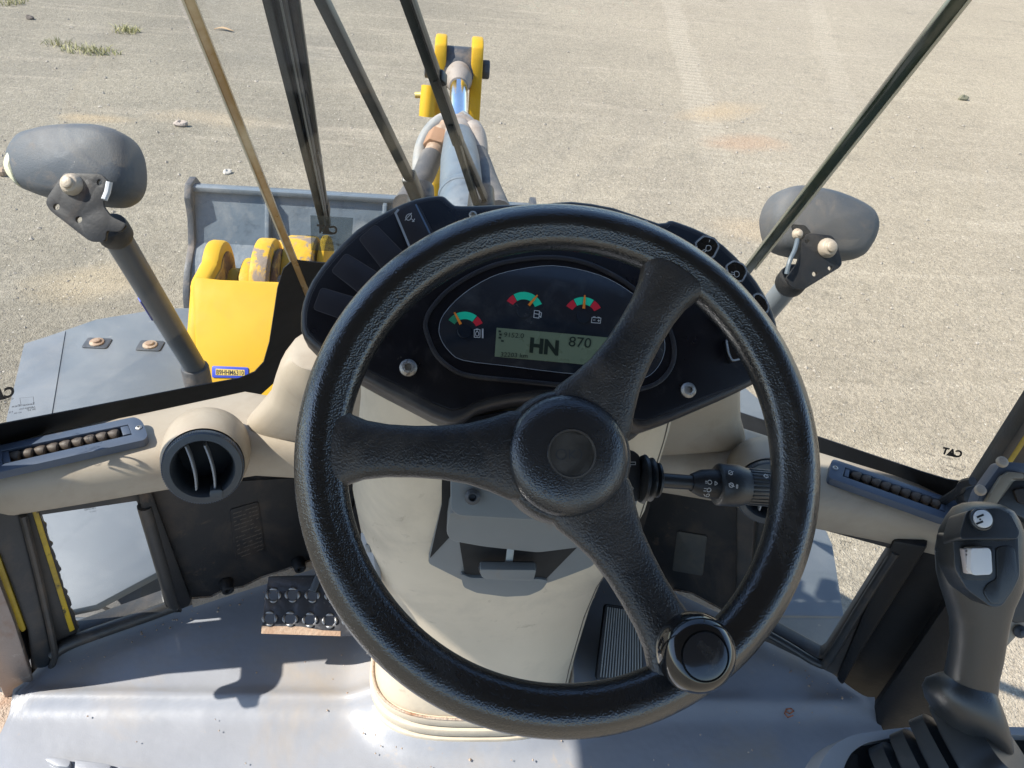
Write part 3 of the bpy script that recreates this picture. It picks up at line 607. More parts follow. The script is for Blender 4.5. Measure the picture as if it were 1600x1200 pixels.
# front tyres carry the fenders
for x, o_l in ((-.95, 'left'), (.55, 'right')):
    o = thing('loader_tyre_wheel', 'black lugged front tyre under the %s' % ('fender with two rusty bolts' if x < 0 else 'fender beside the right lower window'), 'tyre', (x, 1.45, 0))
    make(G().lathe([(.35, -.2), (.5, -.23), (.62, -.22), (.66, -.17), (.66, .17), (.62, .22), (.5, .23), (.35, .2)], A(x, 1.45, .66), (1, 0, 0), 40), 'tyre', m_hose, o)
    make(G().lathe([(0, -.12), (.3, -.12), (.36, -.19), (.36, .19), (.3, .12), (0, .12)], A(x, 1.45, .66), (1, 0, 0), 32), 'rim', m_yellow, o, bevel=.004)
    for k in range(20):
        a = 2*math.pi*k/20; d = A(0, math.cos(a), math.sin(a)); t = A(0, -math.sin(a), math.cos(a)); s_ = 1 if k % 2 else -1
        make(G().box(A(x+s_*.1, 1.45, .66)+d*.665, (.22, .06, .05), (nrm(A(1, 0, 0)+t*.4*s_), nrm(t-A(1, 0, 0)*.4*s_), d)), 'lug', m_hose, o, bevel=.008)

# ================================================================== MIRRORS
def pillow(out, pl, th, back, m, nm, par, k=7):
    """a rounded shell whose outline is traced on plane pl, swelling th towards and back away from the viewer"""
    c = sum(out)/len(out); g = G(); R = []
    for t in np.linspace(-1, 1, 2*k+1):
        s_ = (1-abs(t)**3.2)**(1/3.2) if abs(t) < 1 else 0.0
        R.append([c+(p-c)*max(s_, .02)+pl.n*(t*(th if t > 0 else back)) for p in out])
    return make(g.loft(R), nm, m, par, sharp=80)
def dome_bolt(par, c, n, r, m=m_bolt):
    b = make(G().lathe([(0, 0), (r, 0), (r*1.02, r*.25), (r*.8, r*.75), (r*.55, r*.85), (r*.55, r*1.15), (r*.3, r*1.25), (0, r*1.25)], c, n, 20), 'bolt', m, par, bevel=r*.05)
    return b
mL = thing('side_mirror', 'dusty dark grey side mirror with cream tip left of the yellow tower', 'mirror', ony(304, 572, 1.41), 'rear view mirrors on arms')
pm = PL(ony(118, 255, 1.22), (-.12, -.80, .58))
outL = [(40, 215), (62, 207), (83, 202), (110, 199), (140, 198), (165, 200), (185, 205), (200, 214), (210, 228), (216, 248), (218, 272), (216, 292), (208, 308), (195, 318), (180, 322), (150, 320), (110, 315), (75, 309), (50, 300), (37, 293), (26, 280), (21, 262), (24, 238)]
pillow([p for p in cr(pm.pts(outL), 3)], pm, .05, .06, m_mirror, 'housing', mL)
cap = [(17, 248), (24, 237), (29, 240), (32, 258), (36, 270), (37, 292), (30, 288), (20, 276), (15, 262)]
pillow(cr(pm.pts(cap, .020), 3), pm, .022, .05, m_cap, 'cream_tip', mL, 4)
pb = PL(pm.p0+pm.n*.068, (-.10, -.78, .62))
plate = rnd([(100, 270), (158, 272), (169, 283), (166, 294), (161, 306), (161, 322), (173, 338), (198, 350), (188, 362), (166, 360), (164, 377), (140, 377), (78, 329), (71, 317), (75, 306)], 5, 3)
br_ = make(G().hprism(pb.pts(plate), [pb.pts(circ(88, 323, 5.2, 14)), pb.pts(circ(123, 343, 5.2, 14)), pb.pts(circ(155, 285, 4, 12, 5))], pb, .006), 'bracket', m_bracket, mL, bevel=.0012)
dome_bolt(mL, pb.pt(114, 289), pb.n, .0165)
make(G().tube([pb.pt(171, 284, .012), pb.pt(168, 300, .01), pb.pt(163, 312, .012)], .0045, 8), 'cable_tie', m_icon, mL)
a0, a1 = ony(172, 352, 1.23), ony(304, 572, 1.41)
make(G().tube([a0, a0+(a1-a0)*.25, a0+(a1-a0)*.6, a1], .0235, 24), 'arm', m_armpaint, mL)
make(G().lathe([(0, -.012), (.026, -.012), (.0285, .0), (.0285, .018), (.025, .026), (0, .026)], a0+nrm(a1-a0)*.01, nrm(a1-a0), 24), 'arm_collar', m_bracket, mL, bevel=.002)
sd_ = nrm(np.cross(nrm(a1-a0), CAM-a0))
sd_ = sd_ if sd_[0] < 0 else -sd_
make(G().bar(a0+(a1-a0)*.42+sd_*.0233, a0+(a1-a0)*.56+sd_*.0233, .012, .004, sd_), 'blue_tape', m_blue, mL, bevel=.001)
make(G().lathe([(0, 0), (.03, 0), (.03, .12), (0, .12)], a1, (0, 0, -1), 16), 'arm_foot', m_steeldk, mL, bevel=.004)

mR = thing('side_mirror', 'dusty grey side mirror behind the green glass seam right of the console', 'mirror', ony(1185, 520, 1.5), 'rear view mirrors on arms')
pmr = PL(ony(1280, 345, 1.30), (.12, -.80, .58))
outR = [(1199, 345), (1202, 325), (1210, 308), (1222, 297), (1240, 292), (1260, 294), (1285, 298), (1310, 306), (1335, 317), (1355, 331), (1363, 350), (1360, 370), (1352, 386), (1340, 401), (1318, 408), (1285, 406), (1250, 402), (1222, 394), (1206, 378)]
pillow(cr(pmr.pts(outR), 3), pmr, .05, .07, m_mirror, 'housing', mR)
capR = [(1361, 356), (1364, 362), (1360, 376), (1350, 392), (1345, 396), (1347, 384), (1354, 372)]
pillow(cr(pmr.pts(capR, .01), 3), pmr, .016, .04, m_cap, 'cream_tip', mR, 4)
pbr = PL(pmr.p0+pmr.n*.064, (.10, -.78, .62))
plateR = rnd([(1253, 374), (1262, 364), (1300, 368), (1308, 379), (1316, 412), (1312, 418), (1255, 453), (1237, 449), (1228, 436), (1246, 412), (1252, 392)], 5, 3)
make(G().hprism(pbr.pts(plateR), [pbr.pts(circ(1273, 428, 4, 12)), pbr.pts(circ(1297, 419, 3.5, 12)), pbr.pts(circ(1261, 377, 4, 12, 3))], pbr, .006), 'bracket', m_bracket, mR, bevel=.0012)
dome_bolt(mR, pbr.pt(1291, 388), pbr.n, .0175)
make(G().slab(rnd([(1237, 350), (1258, 352), (1268, 364), (1252, 366), (1240, 360)], 3), pmr, .004, .054), 'hinge_shadow', m_darkvoid, mR)  # dark sheet painted in as the shadow of the hinge gap
dome_bolt(mR, pmr.pt(1245, 366, .056), pmr.n, .010)
make(G().tube(cr([pmr.pt(1246, 374, .06), pmr.pt(1242, 390, .07), pbr.pt(1234, 408, .01), pbr.pt(1229, 428, .006)], 4, False), .004, 8), 'cable', m_steel, mR)
b0, b1 = ony(1243, 432, 1.31), ony(1150, 545, 1.48)
make(G().tube([b0, (b0+b1)/2, b1], .0235, 24), 'arm', M('mirror_arm_grey', (.17, .19, .21), .4, dirt=(((.3, .28, .26), 10, .5, .8, .6),)), mR)
make(G().lathe([(0, -.012), (.028, -.012), (.030, .0), (.030, .018), (.028, .026), (0, .026)], b0+nrm(b1-b0)*.01, nrm(b1-b0), 24), 'arm_collar', m_bracket, mR, bevel=.002)
make(G().lathe([(0, 0), (.06, 0), (.06, .05), (0, .05)], b1, (0, 0, -1), 16), 'arm_foot', m_steeldk, mR, bevel=.004)

# ================================================================== WINDSHIELD
FP = PL(A(0, .95, 2.21), nrm((0, -.375, -.25)))
wsh = thing('windshield', 'clear three piece cab windshield with black printed border and mirrored makers lettering', 'windshield', (0, .96, 1.97))
sLb, sLt, sRb, sRt = FP.pt(458, 402), FP.pt(297, 0), FP.pt(1175, 412), FP.pt(1495, 0)
sLt2, sRt2 = sLb+(sLt-sLb)*1.15, sRb+(sRt-sRb)*1.15
aL, aR = onz(0, 700, 1.975), onz(1500, 792, 1.975)
LP, RP = plane3(sLb, sLt, aL), plane3(sRb, sRt, aR)
def px_clip(P): return P
g = G().prism([sLt2, sLb, FP.pt(470, 458), FP.pt(1150, 462), sRb, sRt2], FP.n, .006); make(g, 'front_pane', m_glass, wsh)
make(G().slab([(250, -58), (458, 402), (500, 520), (395, 625), (0, 712), (-160, 742), (-160, -58)], LP, .006), 'left_pane', m_glass, wsh)
make(G().slab([(1542, -60), (1175, 412), (1108, 560), (1108, 662), (1280, 738), (1500, 812), (1516, 800), (1510, 762), (1640, 565), (1790, 330), (1790, -60)], RP, .006), 'right_pane', m_glassr, wsh, label='dusty right pane')
fu = [(-160, 691), (0, 663), (150, 634), (313, 602), (375, 591), (398, 581), (412, 566), (421, 535), (428, 490), (434, 450), (443, 420), (458, 406)]
make(G().slab(fu+[(476, 440), (505, 530), (395, 628), (0, 715), (-160, 745)], LP, .0015, .002), 'printed_border', m_frit, wsh)
make(G().slab([(456, 405), (470, 408), (505, 411), (540, 414), (530, 456), (466, 455)], FP, .0015, .0025), 'printed_border', m_frit, wsh)
make(G().slab([(1112, 560), (1118, 600), (1128, 618), (1140, 632), (1157, 645), (1203, 660), (1280, 683), (1440, 737), (1480, 749), (1500, 752), (1512, 752), (1520, 812), (1280, 740), (1150, 692), (1108, 664)], RP, .0015, .002), 'printed_border', m_frit, wsh)
def seam(b, t, wd, th, m, pl1, pl2, edge):
    n = nrm(pl1.n+pl2.n); o = make(G().bar(b-(t-b)*.25, t, wd, th, n), 'glass_seam', m, wsh, bevel=.0012)
    s_ = np.cross(nrm(t-b), n)*wd*.5
    for q, e in ((1, edge[0]), (-1, edge[1])):
        if e: make(G().bar(b+s_*q*1.15+n*th*.45, t+s_*q*1.15+n*th*.45, wd*.22, th*.3, n), 'sealant_bead', e, o)
    return o
m_pale = M('pale_bead', (.52, .48, .38), .4); m_blk = M('black_bead', (.01, .01, .01), .4)
seam(sLb, sLt2, .0085, .010, m_seamgold, FP, LP, (None, m_pale))
so_ = seam(sRb, sRt2, .0115, .012, m_seamgrn, FP, RP, (m_pale, None))
n_ = nrm(FP.n+RP.n); s_ = np.cross(nrm(sRt-sRb), n_)
s_ = s_ if s_[0] > 0 else -s_
for a_, b_ in ((.25, .46), (.47, .655), (.66, .80), (.81, 1.1)):
    k0, k1 = sRb+(sRt-sRb)*a_+s_*.0068, sRb+(sRt-sRb)*b_+s_*.0068
    make(G().bar(k0+n_*.003, k1+n_*.003, .0028, .004, n_), 'sealant_strip', m_blk, so_)
def decal(pl, blp, brp, tlp, smalls, off=.004, mirror=True, box=None, ring=None):
    g = G(); letter(g, 'CAT', pl.pt(*blp, off), pl.pt(*brp, off), pl.pt(*tlp, off), .05, mirror)
    b, r_, t = A(*blp), A(*brp), A(*tlp)
    tri = [b+(r_-b)*.24+(t-b)*-.04, b+(r_-b)*.50+(t-b)*.36, b+(r_-b)*.76+(t-b)*-.04]
    g.add(pl.pts(tri, off+.0003), [(0, 1, 2)])
    o = make(g, 'maker_lettering', m_ink, wsh, fix=False, flat=True)
    g = G()
    for (s, p0, p1, p2, m_) in smalls: letter(g, s, pl.pt(*p0, off), pl.pt(*p1, off), pl.pt(*p2, off), .0, m_)
    if box: stroke(g, pl, box, .00035, off, True)
    if ring: stroke(g, pl, circ(*ring, 16), .00035, off, True)
    make(g, 'glass_marking', m_ink, wsh, fix=False, flat=True)
decal(LP, (-24, 630), (22, 620), (-24, 612), [('CERTIFIED', (-20, 636), (21, 624), (-20, 633), True), ('Securiflex', (18, 637), (54, 632), (18, 633.5), True), ('LAMINATED', (30, 641), (54, 636.5), (30, 638.5), True), ('DOT 25', (42, 641), (55, 638.5), (42, 638), True), ('M 102', (14, 646), (20, 645), (14, 643), True), ('AS2 43R', (22, 647), (34, 645), (22, 645), True), ('M 41', (44, 642.5), (55, 641), (44, 640), True)], box=[(31, 622), (52, 620), (53, 631), (33, 633)], ring=(7, 637, 7))
decal(FP, (495, 364), (527, 367), (495, 350), [('CERTIFIED', (500, 371), (524, 373), (500, 368), True), ('TEMPERED', (478, 369), (507, 373), (478, 366.5), True), ('E13', (503, 381), (510, 381.5), (503, 376), True), ('LAMINATED', (513, 381), (545, 387), (513, 377), True), ('43R 001', (512, 389), (522, 391), (512, 386), True)], box=[(528, 374), (547, 376), (546, 386), (528, 384)], ring=(507, 379, 6))
make(G().slab([(485, 337), (552, 341), (548, 394), (486, 391)], FP, .0006, .002), 'reflection_patch', m_reflpatch, wsh)  # grey sheet standing in for a reflection in the glass
decal(RP, (1470, 709), (1501, 716), (1474, 698), [('CERTIFIED', (1472, 715), (1489, 719), (1472, 712.5), True), ('TEMPERED', (1444, 708), (1461, 714), (1445, 706), True), ('Securiflex', (1478, 728), (1505, 737), (1479, 725), True), ('LAMINATED', (1468, 731), (1484, 737), (1469, 729), True), ('DOT 27', (1470, 735.5), (1482, 740), (1470, 733), True), ('43R', (1494, 744), (1500, 745.5), (1494, 741.5), True)], box=[(1495, 724), (1509, 729), (1507, 734), (1493, 729)], ring=(1470, 722, 4.5))

# wiper outside the front pane
WP = PL(FP.p0-FP.n*.035, FP.n)
wi = thing('windscreen_wiper', 'black parallel arm wiper with its long blade parked by the gold glass seam', 'wiper', WP.pt(650, 300))
def wbar(p0, p1, wpx0, th, nm, m, off=0, par=wi, bev=.0015):
    a, b = WP.pt(*p0, off), WP.pt(*p1, off); d = np.dot(b-CAM, CF); return make(G().bar(a, b, wpx0/FPX*d, th, WP.n), nm, m, par, bevel=bev)
wbar((410, -40), (507, 356), 9.5, .014, 'blade_holder', m_wiper)
wbar((437, -40), (510, 340), 4, .010, 'rubber_blade', m_hose, .004)
make(G().slab([(414, -40), (462, -40), (515, 346), (504, 352)], WP, .007, -.002), 'blade_spine', m_wiper, wi, bevel=.001)
wbar((452, -40), (513, 352), 8, .010, 'blade_frame', m_black, -.006)
wbar((430, -40), (506, 330), 1.6, .004, 'holder_edge', M('grey_edge', (.10, .11, .11), .4), .012)
for p0, p1 in (((474, 140), (480, 172)), ((493, 232), (498, 252)), ((508, 318), (511, 332))): wbar(p0, p1, 10, .014, 'blade_joint', m_black, -.004)
wbar((484, -40), (643, 284), 14, .012, 'drive_arm', m_wiper)
wbar((638, 274), (657, 318), 20, .018, 'arm_sleeve', m_wiper, 0, wi, .003)
wbar((624, -40), (716, 222), 17, .012, 'follower_arm', m_wiper)
wbar((632, -30), (716, 212), 3, .004, 'arm_groove', m_black, .0085)
wbar((704, 190), (746, 322), 9, .012, 'follower_link', m_wiper, .002)
wbar((716, 214), (763, 322), 8, .012, 'follower_link', m_black, -.006)
wbar((683, 118), (692, 128), 18, .013, 'arm_joint', m_black, .001)
make(G().lathe([(0, -.03), (.016, -.03), (.02, .02), (.012, .03), (0, .03)], WP.pt(657, 322), WP.n, 20), 'pivot', m_black, wi, bevel=.002)
make(G().lathe([(0, -.03), (.016, -.03), (.02, .02), (.012, .03), (0, .03)], WP.pt(752, 326), WP.n, 20), 'pivot', m_black, wi, bevel=.002)

# ================================================================== CAB SHELL
FZ = 1.60
wall_pts = [(-.735, .655), (-.714, .713), (-.521, .817), (-.341, .897), (-.1, .925), (.1, .925), (.331, .861), (.404, .816), (.468, .756), (.563, .698), (.60, .655)]
def yfront(x):
    X = [p[0] for p in wall_pts]; Y = [p[1] for p in wall_pts]; return float(np.interp(x, X, Y))
COLX = -.047
def col_sec(z):
    Z_ = [1.58, 1.66, 1.72, 1.83, 1.90, 1.97, 2.04, 2.17, 2.30]
    l = np.interp(z, Z_, [-.200, -.200, -.186, -.190, -.200, -.212, -.220, -.206, -.20]); r_ = np.interp(z, Z_, [.106, .104, .106, .114, .122, .140, .157, .162, .16])
    n_ = np.interp(z, Z_, [.588, .592, .604, .616, .612, .604, .600, .602, .605]); f_ = np.interp(z, Z_, [.82, .80, .79, .79, .80, .82, .84, .86, .88])
    return l, r_, n_, f_
g = G(); nx, ny = 230, 130; xs = np.linspace(-.735, .615, nx); v = []
l0, r0, n0, f0 = col_sec(1.6); ccx, ccy, ca, cb = (l0+r0)/2, (n0+f0)/2, (r0-l0)/2, (f0-n0)/2
for x in xs:
    yf = yfront(x)
    for j in range(ny):
        t = j/(ny-1); y = .12+(yf-.12)*t
        z = FZ-.006*(1/(1+math.exp((y-.63)/.006))) + .010*math.exp(-((y-.652)/.013)**2)*(1 if x < .1 else .45) + .007*math.exp(-(yf-y)/.010) + .018*math.exp(-(x+.735)/.02)*0
        q = ((abs(x-ccx)/ca)**3+(abs(y-ccy)/cb)**3)**(1/3); dd = (q-1)*min(ca, cb)
        z += .022*math.exp(-(max(dd, 0)/.022)**2)
        z += .0016*math.sin(x*17+y*5)*math.sin(y*13+1)
        v.append((x, y, z))
g.add(v, [(i*ny+j, (i+1)*ny+j, (i+1)*ny+j+1, i*ny+j+1) for i in range(nx-1) for j in range(ny-1)])
g.add([(-.735, .12, FZ-.03), (.615, .12, FZ-.03), (.615, .66, FZ-.03), (-.735, .66, FZ-.03)], [(0, 1, 2, 3)])
fl = tag(make(g, 'floor', m_floor, fix=False, sharp=60), 'grey rubber cab floor mat with a moulded ridge', None, None, 'structure')
for P in ([(70, 1186), (76, 1182), (104, 1186), (110, 1189), (107, 1198), (90, 1197)], [(117, 1188), (122, 1186), (168, 1193), (174, 1196), (168, 1206), (116, 1202)], [(185, 1197), (230, 1201), (228, 1215), (183, 1211)]):
    make(G().prism([onz(x, y, FZ+.004) for x, y in rnd(P, 3)], (0, 0, 1), .012), 'tread_block', m_floor, fl, bevel=.003)
pm_ = PL((.4, .6, FZ-.0015), (0, 0, 1))
g = G(); stroke(g, pm_, [(1228, 1112), (1234, 1115), (1240, 1111), (1236, 1107), (1229, 1108), (1226, 1115), (1231, 1121), (1239, 1118)], .0022, .003); make(g, 'paint_mark', m_orangemark, fl, fix=False, flat=True)
g = G().prism([onz(x, y, FZ-.012) for x, y in [(-80, 1070), (62, 1088), (52, 1120), (30, 1240), (-80, 1240)]], (0, 0, 1), .02)
sill = tag(make(g, 'door_sill', m_mud, bevel=.003), 'mud caked door sill with bolt holes beside the mat at lower left', 'sill')
for x, y, r in ((0, 1187, .012), (14, 1150, .005), (31, 1139, .004), (30, 1160, .004), (8, 1172, .004)):
    make(G().lathe([(r, 0), (r, .003), (r*.6, .003), (r*.6, .0005), (0, .0005)], onz(x, y, FZ-.012), (0, 0, 1), 12), 'bolt_hole', m_darkvoid, sill)

g = G()
for _ in range(420):
    if random.random() < .5: x = random.uniform(-.72, .58); y = yfront(x)-abs(random.gauss(0, .02))-.004
    elif random.random() < .5: a_ = random.uniform(0, 6.28); x, y = ccx+(ca+.03)*math.cos(a_)+random.gauss(0, .02), ccy+(cb+.03)*math.sin(a_)+random.gauss(0, .02)
    else: x, y = random.uniform(-.7, .57), random.uniform(.35, .85)
    if y > yfront(x)-.003: continue
    r_ = min(.0024, .0009*(1+random.paretovariate(2.2)*.6)); zz = FZ+.001+(.010 if abs(y-.652) < .01 else 0)
    g.add([(x+r_*random.uniform(.6, 1.3)*i, y+r_*random.uniform(.6, 1.3)*j, zz+r_*k) for i, j, k in ((1, 0, 0), (-1, 0, 0), (0, 1, 0), (0, -1, 0), (0, 0, 1))], [(0, 2, 4), (2, 1, 4), (1, 3, 4), (3, 0, 4)])
tag(make(g, 'floor_grit', m_mud, fix=False, flat=True), 'loose crumbs of dried soil on the cab floor mat', None, None, 'stuff')

def vplane(a, b):
    a, b = A(*a, 1.6), A(*b, 1.6); d = nrm(b-a); n = A(d[1], -d[0], 0); n = n if n[1] < 0 else -n; return PL(a, n, d)
LW = vplane((-.714, .713), (-.521, .817)); RW = vplane((.468, .756), (.563, .698)); LK = vplane((-.521, .817), (-.341, .897)); RK = vplane((.331, .861), (.404, .816))
lwn = thing('lower_window', 'lower left corner window with ragged sealant and dark rubber frame', 'window', LW.pt(190, 985))
gl_ = [(64, 806), (214, 784), (262, 934), (258, 942), (125, 991), (118, 988)]
make(G().hprism(LW.pts([(30, 800), (226, 772), (266, 955), (262, 962), (78, 1032)], .0), [LW.pts(gl_)], LW, .03), 'frame', m_seal, lwn, bevel=.003)
make(G().slab([(60, 800), (214, 776), (268, 940), (118, 1000)], LW, .005, -.012), 'pane', m_glassl, lwn)
rb = LW.pts([(226, 790), (268, 938), (264, 949), (120, 1000), (80, 1022)], .006)
make(G().tube(cr(rb, 4, False), .011, 10), 'rubber_lip', m_seal, lwn)
make(G().slab([(216, 770), (238, 770), (300, 940), (296, 948), (262, 962), (254, 930)], LW, .02, .012), 'side_trim', m_kick, lwn, bevel=.004)
make(G().slab([(50, 800), (60, 800), (117, 984), (109, 988)], LW, .006, .004), 'yellow_edge', m_postyel, lwn, bevel=.001)
rag = [(62, 803)]+[(62+(y-803)*.313+random.uniform(1, 7), y) for y in range(815, 985, 5)]+[(119, 988), (110, 988), (56, 803)]
make(G().slab(rag, LW, .004, .0015), 'torn_sealant', m_blk, lwn)
g = G(); 
for s, p0, p1, p2 in (('CERTIFIED', (132, 798), (150, 795), (131, 795)), ('DOT 27', (140, 801), (150, 799.5), (140, 799)), ('43R', (168, 790), (187, 786), (168, 787))): letter(g, s, LW.pt(*p0, -.011), LW.pt(*p1, -.011), LW.pt(*p2, -.011), 0, True)
make(g, 'glass_marking', m_ink, lwn, fix=False, flat=True)
rwn = thing('lower_window', 'lower right corner window with black frame between the wheel and joystick', 'window', RW.pt(1240, 1020))
glr = [(1180, 800), (1390, 858), (1286, 1022), (1278, 1028), (1168, 968)]
make(G().hprism(RW.pts([(1150, 780), (1440, 862), (1310, 1062), (1150, 985)]), [RW.pts(glr)], RW, .03), 'frame', m_seal, rwn, bevel=.003)
make(G().slab([(1150, 790), (1400, 850), (1284, 1036), (1150, 970)], RW, .005, -.012), 'pane', m_glasslr, rwn)
make(G().tube(cr(RW.pts([(1170, 974), (1230, 1008), (1279, 1037), (1296, 1028), (1350, 940), (1400, 862)], .006), 4, False), .007, 10), 'rubber_lip', m_post, rwn)
g = G(); letter(g, 'CERTIFIED', RW.pt(1313, 846, -.011), RW.pt(1332, 851, -.011), RW.pt(1313, 843, -.011), 0, True); letter(g, 'DOT 27', RW.pt(1318, 851, -.011), RW.pt(1330, 855, -.011), RW.pt(1318, 848, -.011), 0, True)
make(g, 'glass_marking', m_ink, rwn, fix=False, flat=True)

lk = thing('kick_panel', 'dirty black kick panel with embossed plate left of the steering column', 'panel', LK.pt(380, 925))
make(G().slab([(222, 760), (302, 948), (482, 892), (600, 860), (600, 740)], LK, .02), 'board', m_kick, lk, bevel=.004)
make(G().slab(rnd([(359, 797), (404, 784), (415, 862), (368, 876)], 4), LK, .004, .002), 'embossed_plate', m_kick, lk, bevel=.001)
g = G()
for k in range(12):
    a = A(362, 803)+A(9, 75)*(k/12)+A(2, 0); b = A(403, 791)+A(10, 72)*(k/12)
    P = [a+(b-a)*t for t in np.linspace(0, 1, 9)]
    for i in range(8):
        if random.random() < .75: stroke(g, LK, [P[i]+A(.5, 0), P[i+1]-A(random.uniform(.5, 2.5), 0)], .0018, .0026)
make(g, 'raised_print', M('print_brown', (.085, .07, .055), .7), lk, fix=False, flat=True)
for x, y in ((353, 909), (465, 876)):
    make(G().lathe([(0, 0), (.012, 0), (.010, .02), (.005, .02), (.004, .014), (0, .014)], LK.pt(x, y), nrm(LK.n+A(0, 0, -.1)), 16), 'stud', m_kick, lk, bevel=.001)
md = [A(a, b) for a, b in ((300, 936), (330, 934), (352, 922), (380, 918), (410, 903), (445, 892), (482, 878), (520, 868))]
make(G().slab(md+[A(520, 890), A(482, 898), A(302, 955)], LK, .006, .004), 'dried_mud', m_mud, lk)
ck = tag(make(G().prism([A(-.36, .91, 1.6), A(.30, .91, 1.6), A(.30, .91, 2.0), A(-.36, .91, 2.0)], (0, -1, 0), .02), 'kick_panel', m_kick), 'black centre kick panel hidden behind the cream steering column', 'panel')
rk = thing('kick_panel', 'dusty black kick panel behind the accelerator pedal right of the column', 'panel', RK.pt(1090, 945))
make(G().slab([(940, 740), (940, 990), (1060, 1000), (1210, 996), (1225, 770)], RK, .02), 'board', m_kick, rk, bevel=.004)
make(G().slab(rnd([(1058, 830), (1105, 838), (1098, 900), (1050, 892)], 4), RK, .004, .003), 'cover_plate', M('kick_cover', (.045, .045, .042), .6, dirt=(((.10, .085, .065), 20, .45, .8, .8),)), rk, bevel=.001)
make(G().slab([(1050, 922), (1080, 928), (1130, 955), (1170, 975), (1170, 990), (1050, 945)], RK, .006, .004), 'dried_mud', m_mud, rk)
# corner posts
cpL = thing('corner_post', 'black left cab corner post with worn yellow stripe beside the lower window', 'post', LW.pt(60, 1080))
make(G().slab([(-40, 800), (34, 800), (82, 1022), (80, 1034), (63, 1084), (54, 1081), (42, 985), (0, 868), (-40, 810)], LW, .05, .012), 'post_body', m_post, cpL, bevel=.006)
make(G().slab([(-40, 812), (0, 868), (42, 984), (34, 990), (22, 972), (0, 915), (-40, 880)], LW, .04, .008), 'yellow_stripe', m_postyel, cpL, bevel=.003)
make(G().slab([(-60, 880), (0, 912), (24, 975), (57, 1081), (50, 1098), (8, 1093), (0, 1075), (-60, 1060)], LW, .03, .03), 'metal_edge', m_metal, cpL, bevel=.004)
make(G().tube(cr(LW.pts([(36, 805), (60, 900), (84, 1010), (83, 1034), (66, 1078)], .014), 4, False), .005, 8), 'edge_trim', m_seal, cpL)
cpR = thing('corner_post', 'black right cab corner post with dark panel between the lower window and joystick', 'post', RW.pt(1325, 1100))
make(G().slab([(1395, 845), (1450, 855), (1340, 1030), (1316, 1075), (1306, 1062)], RW, .05, .01), 'post_edge', m_darkpost, cpR, bevel=.006)
DR = PL(A(.64, .70, 1.6), nrm((-.86, -.5, 0)), (-.5, .86, 0))
make(G().slab([(1440, 840), (1600, 840), (1600, 925), (1550, 955), (1535, 1010), (1520, 1190), (1335, 1190), (1308, 1110), (1306, 1072)], PL(RW.pt(1320, 1085, -.02), nrm((-.45, -.9, 0)), (.9, -.45, 0)), .03), 'post_side', m_darkpost, cpR, bevel=.004)
make(G().slab([(1505, 905), (1545, 940), (1530, 1010), (1520, 1190), (1378, 1190), (1366, 1108)], PL(RW.pt(1320, 1085, .05), nrm((-.45, -.9, 0)), (.9, -.45, 0)), .02), 'side_panel', m_darkpost, cpR, bevel=.004)
# right front pillar going up beside the windshield
apil = thing('front_pillar', 'black and yellow right cab pillar rising beside the windshield', 'pillar', onz(1515, 770, 1.95))
q0 = RP.pt(1516, 768, .01); up = A(0, 0, 1)
for dx, wd, m_, nm, dy in ((.004, .012, m_post, 'rubber_edge', 0), (.016, .009, m_postyel, 'yellow_edge', .002), (.065, .085, m_post, 'pillar_body', .006)):
    e_ = nrm(CR*A(1, 1, 0)); make(G().bar(q0+e_*dx+A(0, dy, -.08), q0+e_*dx+A(0, dy, .75), wd, .03, -CF*A(1, 1, 0)), nm, m_, apil, bevel=.002)
la_ = thing('door_latch', 'grey door latch bracket with two white bolts above the joystick', 'latch', dep(1570, 750, .86))
HP = PL(dep(1570, 750, .84), nrm(-CF+A(-.1, 0, .1)))
make(G().slab(rnd([(1533, 768), (1556, 736), (1563, 726), (1580, 722), (1640, 728), (1640, 742), (1580, 737), (1568, 745), (1550, 785), (1525, 790)], 4), HP, .02, .01), 'bracket', m_slate, la_, bevel=.003)
make(G().slab(rnd([(1540, 785), (1565, 745), (1578, 737), (1600, 740), (1600, 748), (1582, 748), (1556, 790)], 3), HP, .012, .016), 'worn_lever', M('lever_khaki', (.20, .175, .13), .5), la_, bevel=.002)
make(G().slab(rnd([(1556, 790), (1585, 750), (1640, 752), (1640, 830), (1600, 810)], 5), HP, .03, -.004), 'latch_housing', m_joy, la_, bevel=.005)
make(G().slab(rnd([(1584, 766), (1640, 756), (1640, 800), (1592, 786)], 5), HP, .004, .001), 'latch_recess', m_kick, la_)
for x, y in ((1564, 723), (1530, 767)):
    make(G().lathe([(0, 0), (.0062, 0), (.0062, .004), (.0045, .0052), (0, .0052)], HP.pt(x, y, .012), nrm(-CF+CU*.5), 12), 'pale_bolt', m_bolt, la_, bevel=.001)
make(G().tube(cr([RP.pt(1470, 785, .03), RP.pt(1497, 768, .03), RP.pt(1505, 756, .03), RP.pt(1520, 752, .03)], 4, False), .006, 8), 'cable', m_black, la_)
make(G().lathe([(0, 0), (.016, 0), (.014, .02), (0, .02)], RP.pt(1508, 772, .02), -CF, 12), 'corner_grommet', m_black, la_, bevel=.003)
apl = thing('front_pillar', 'black left cab pillar rising beside the left windshield pane', 'pillar', A(-.76, .66, 1.6))
make(G().bar(A(-.765, .70, 1.62), A(-.79, .678, 2.96), .075, .06, (0, -1, 0)), 'pillar_body', m_post, apl, bevel=.006)
make(G().bar(A(-.725, .715, 1.88), A(-.75, .695, 2.96), .010, .03, (0, -1, 0)), 'rubber_edge', m_seal, apl, bevel=.002)
ldl = thing('door_latch', 'unseen latch bracket on the left cab pillar shaped for its floor shadow', 'latch', A(-.72, .62, 1.9))
LH = PL(A(-.70, .668, 1.955), nrm((.985, .12, 0)), (0, 1, 0))
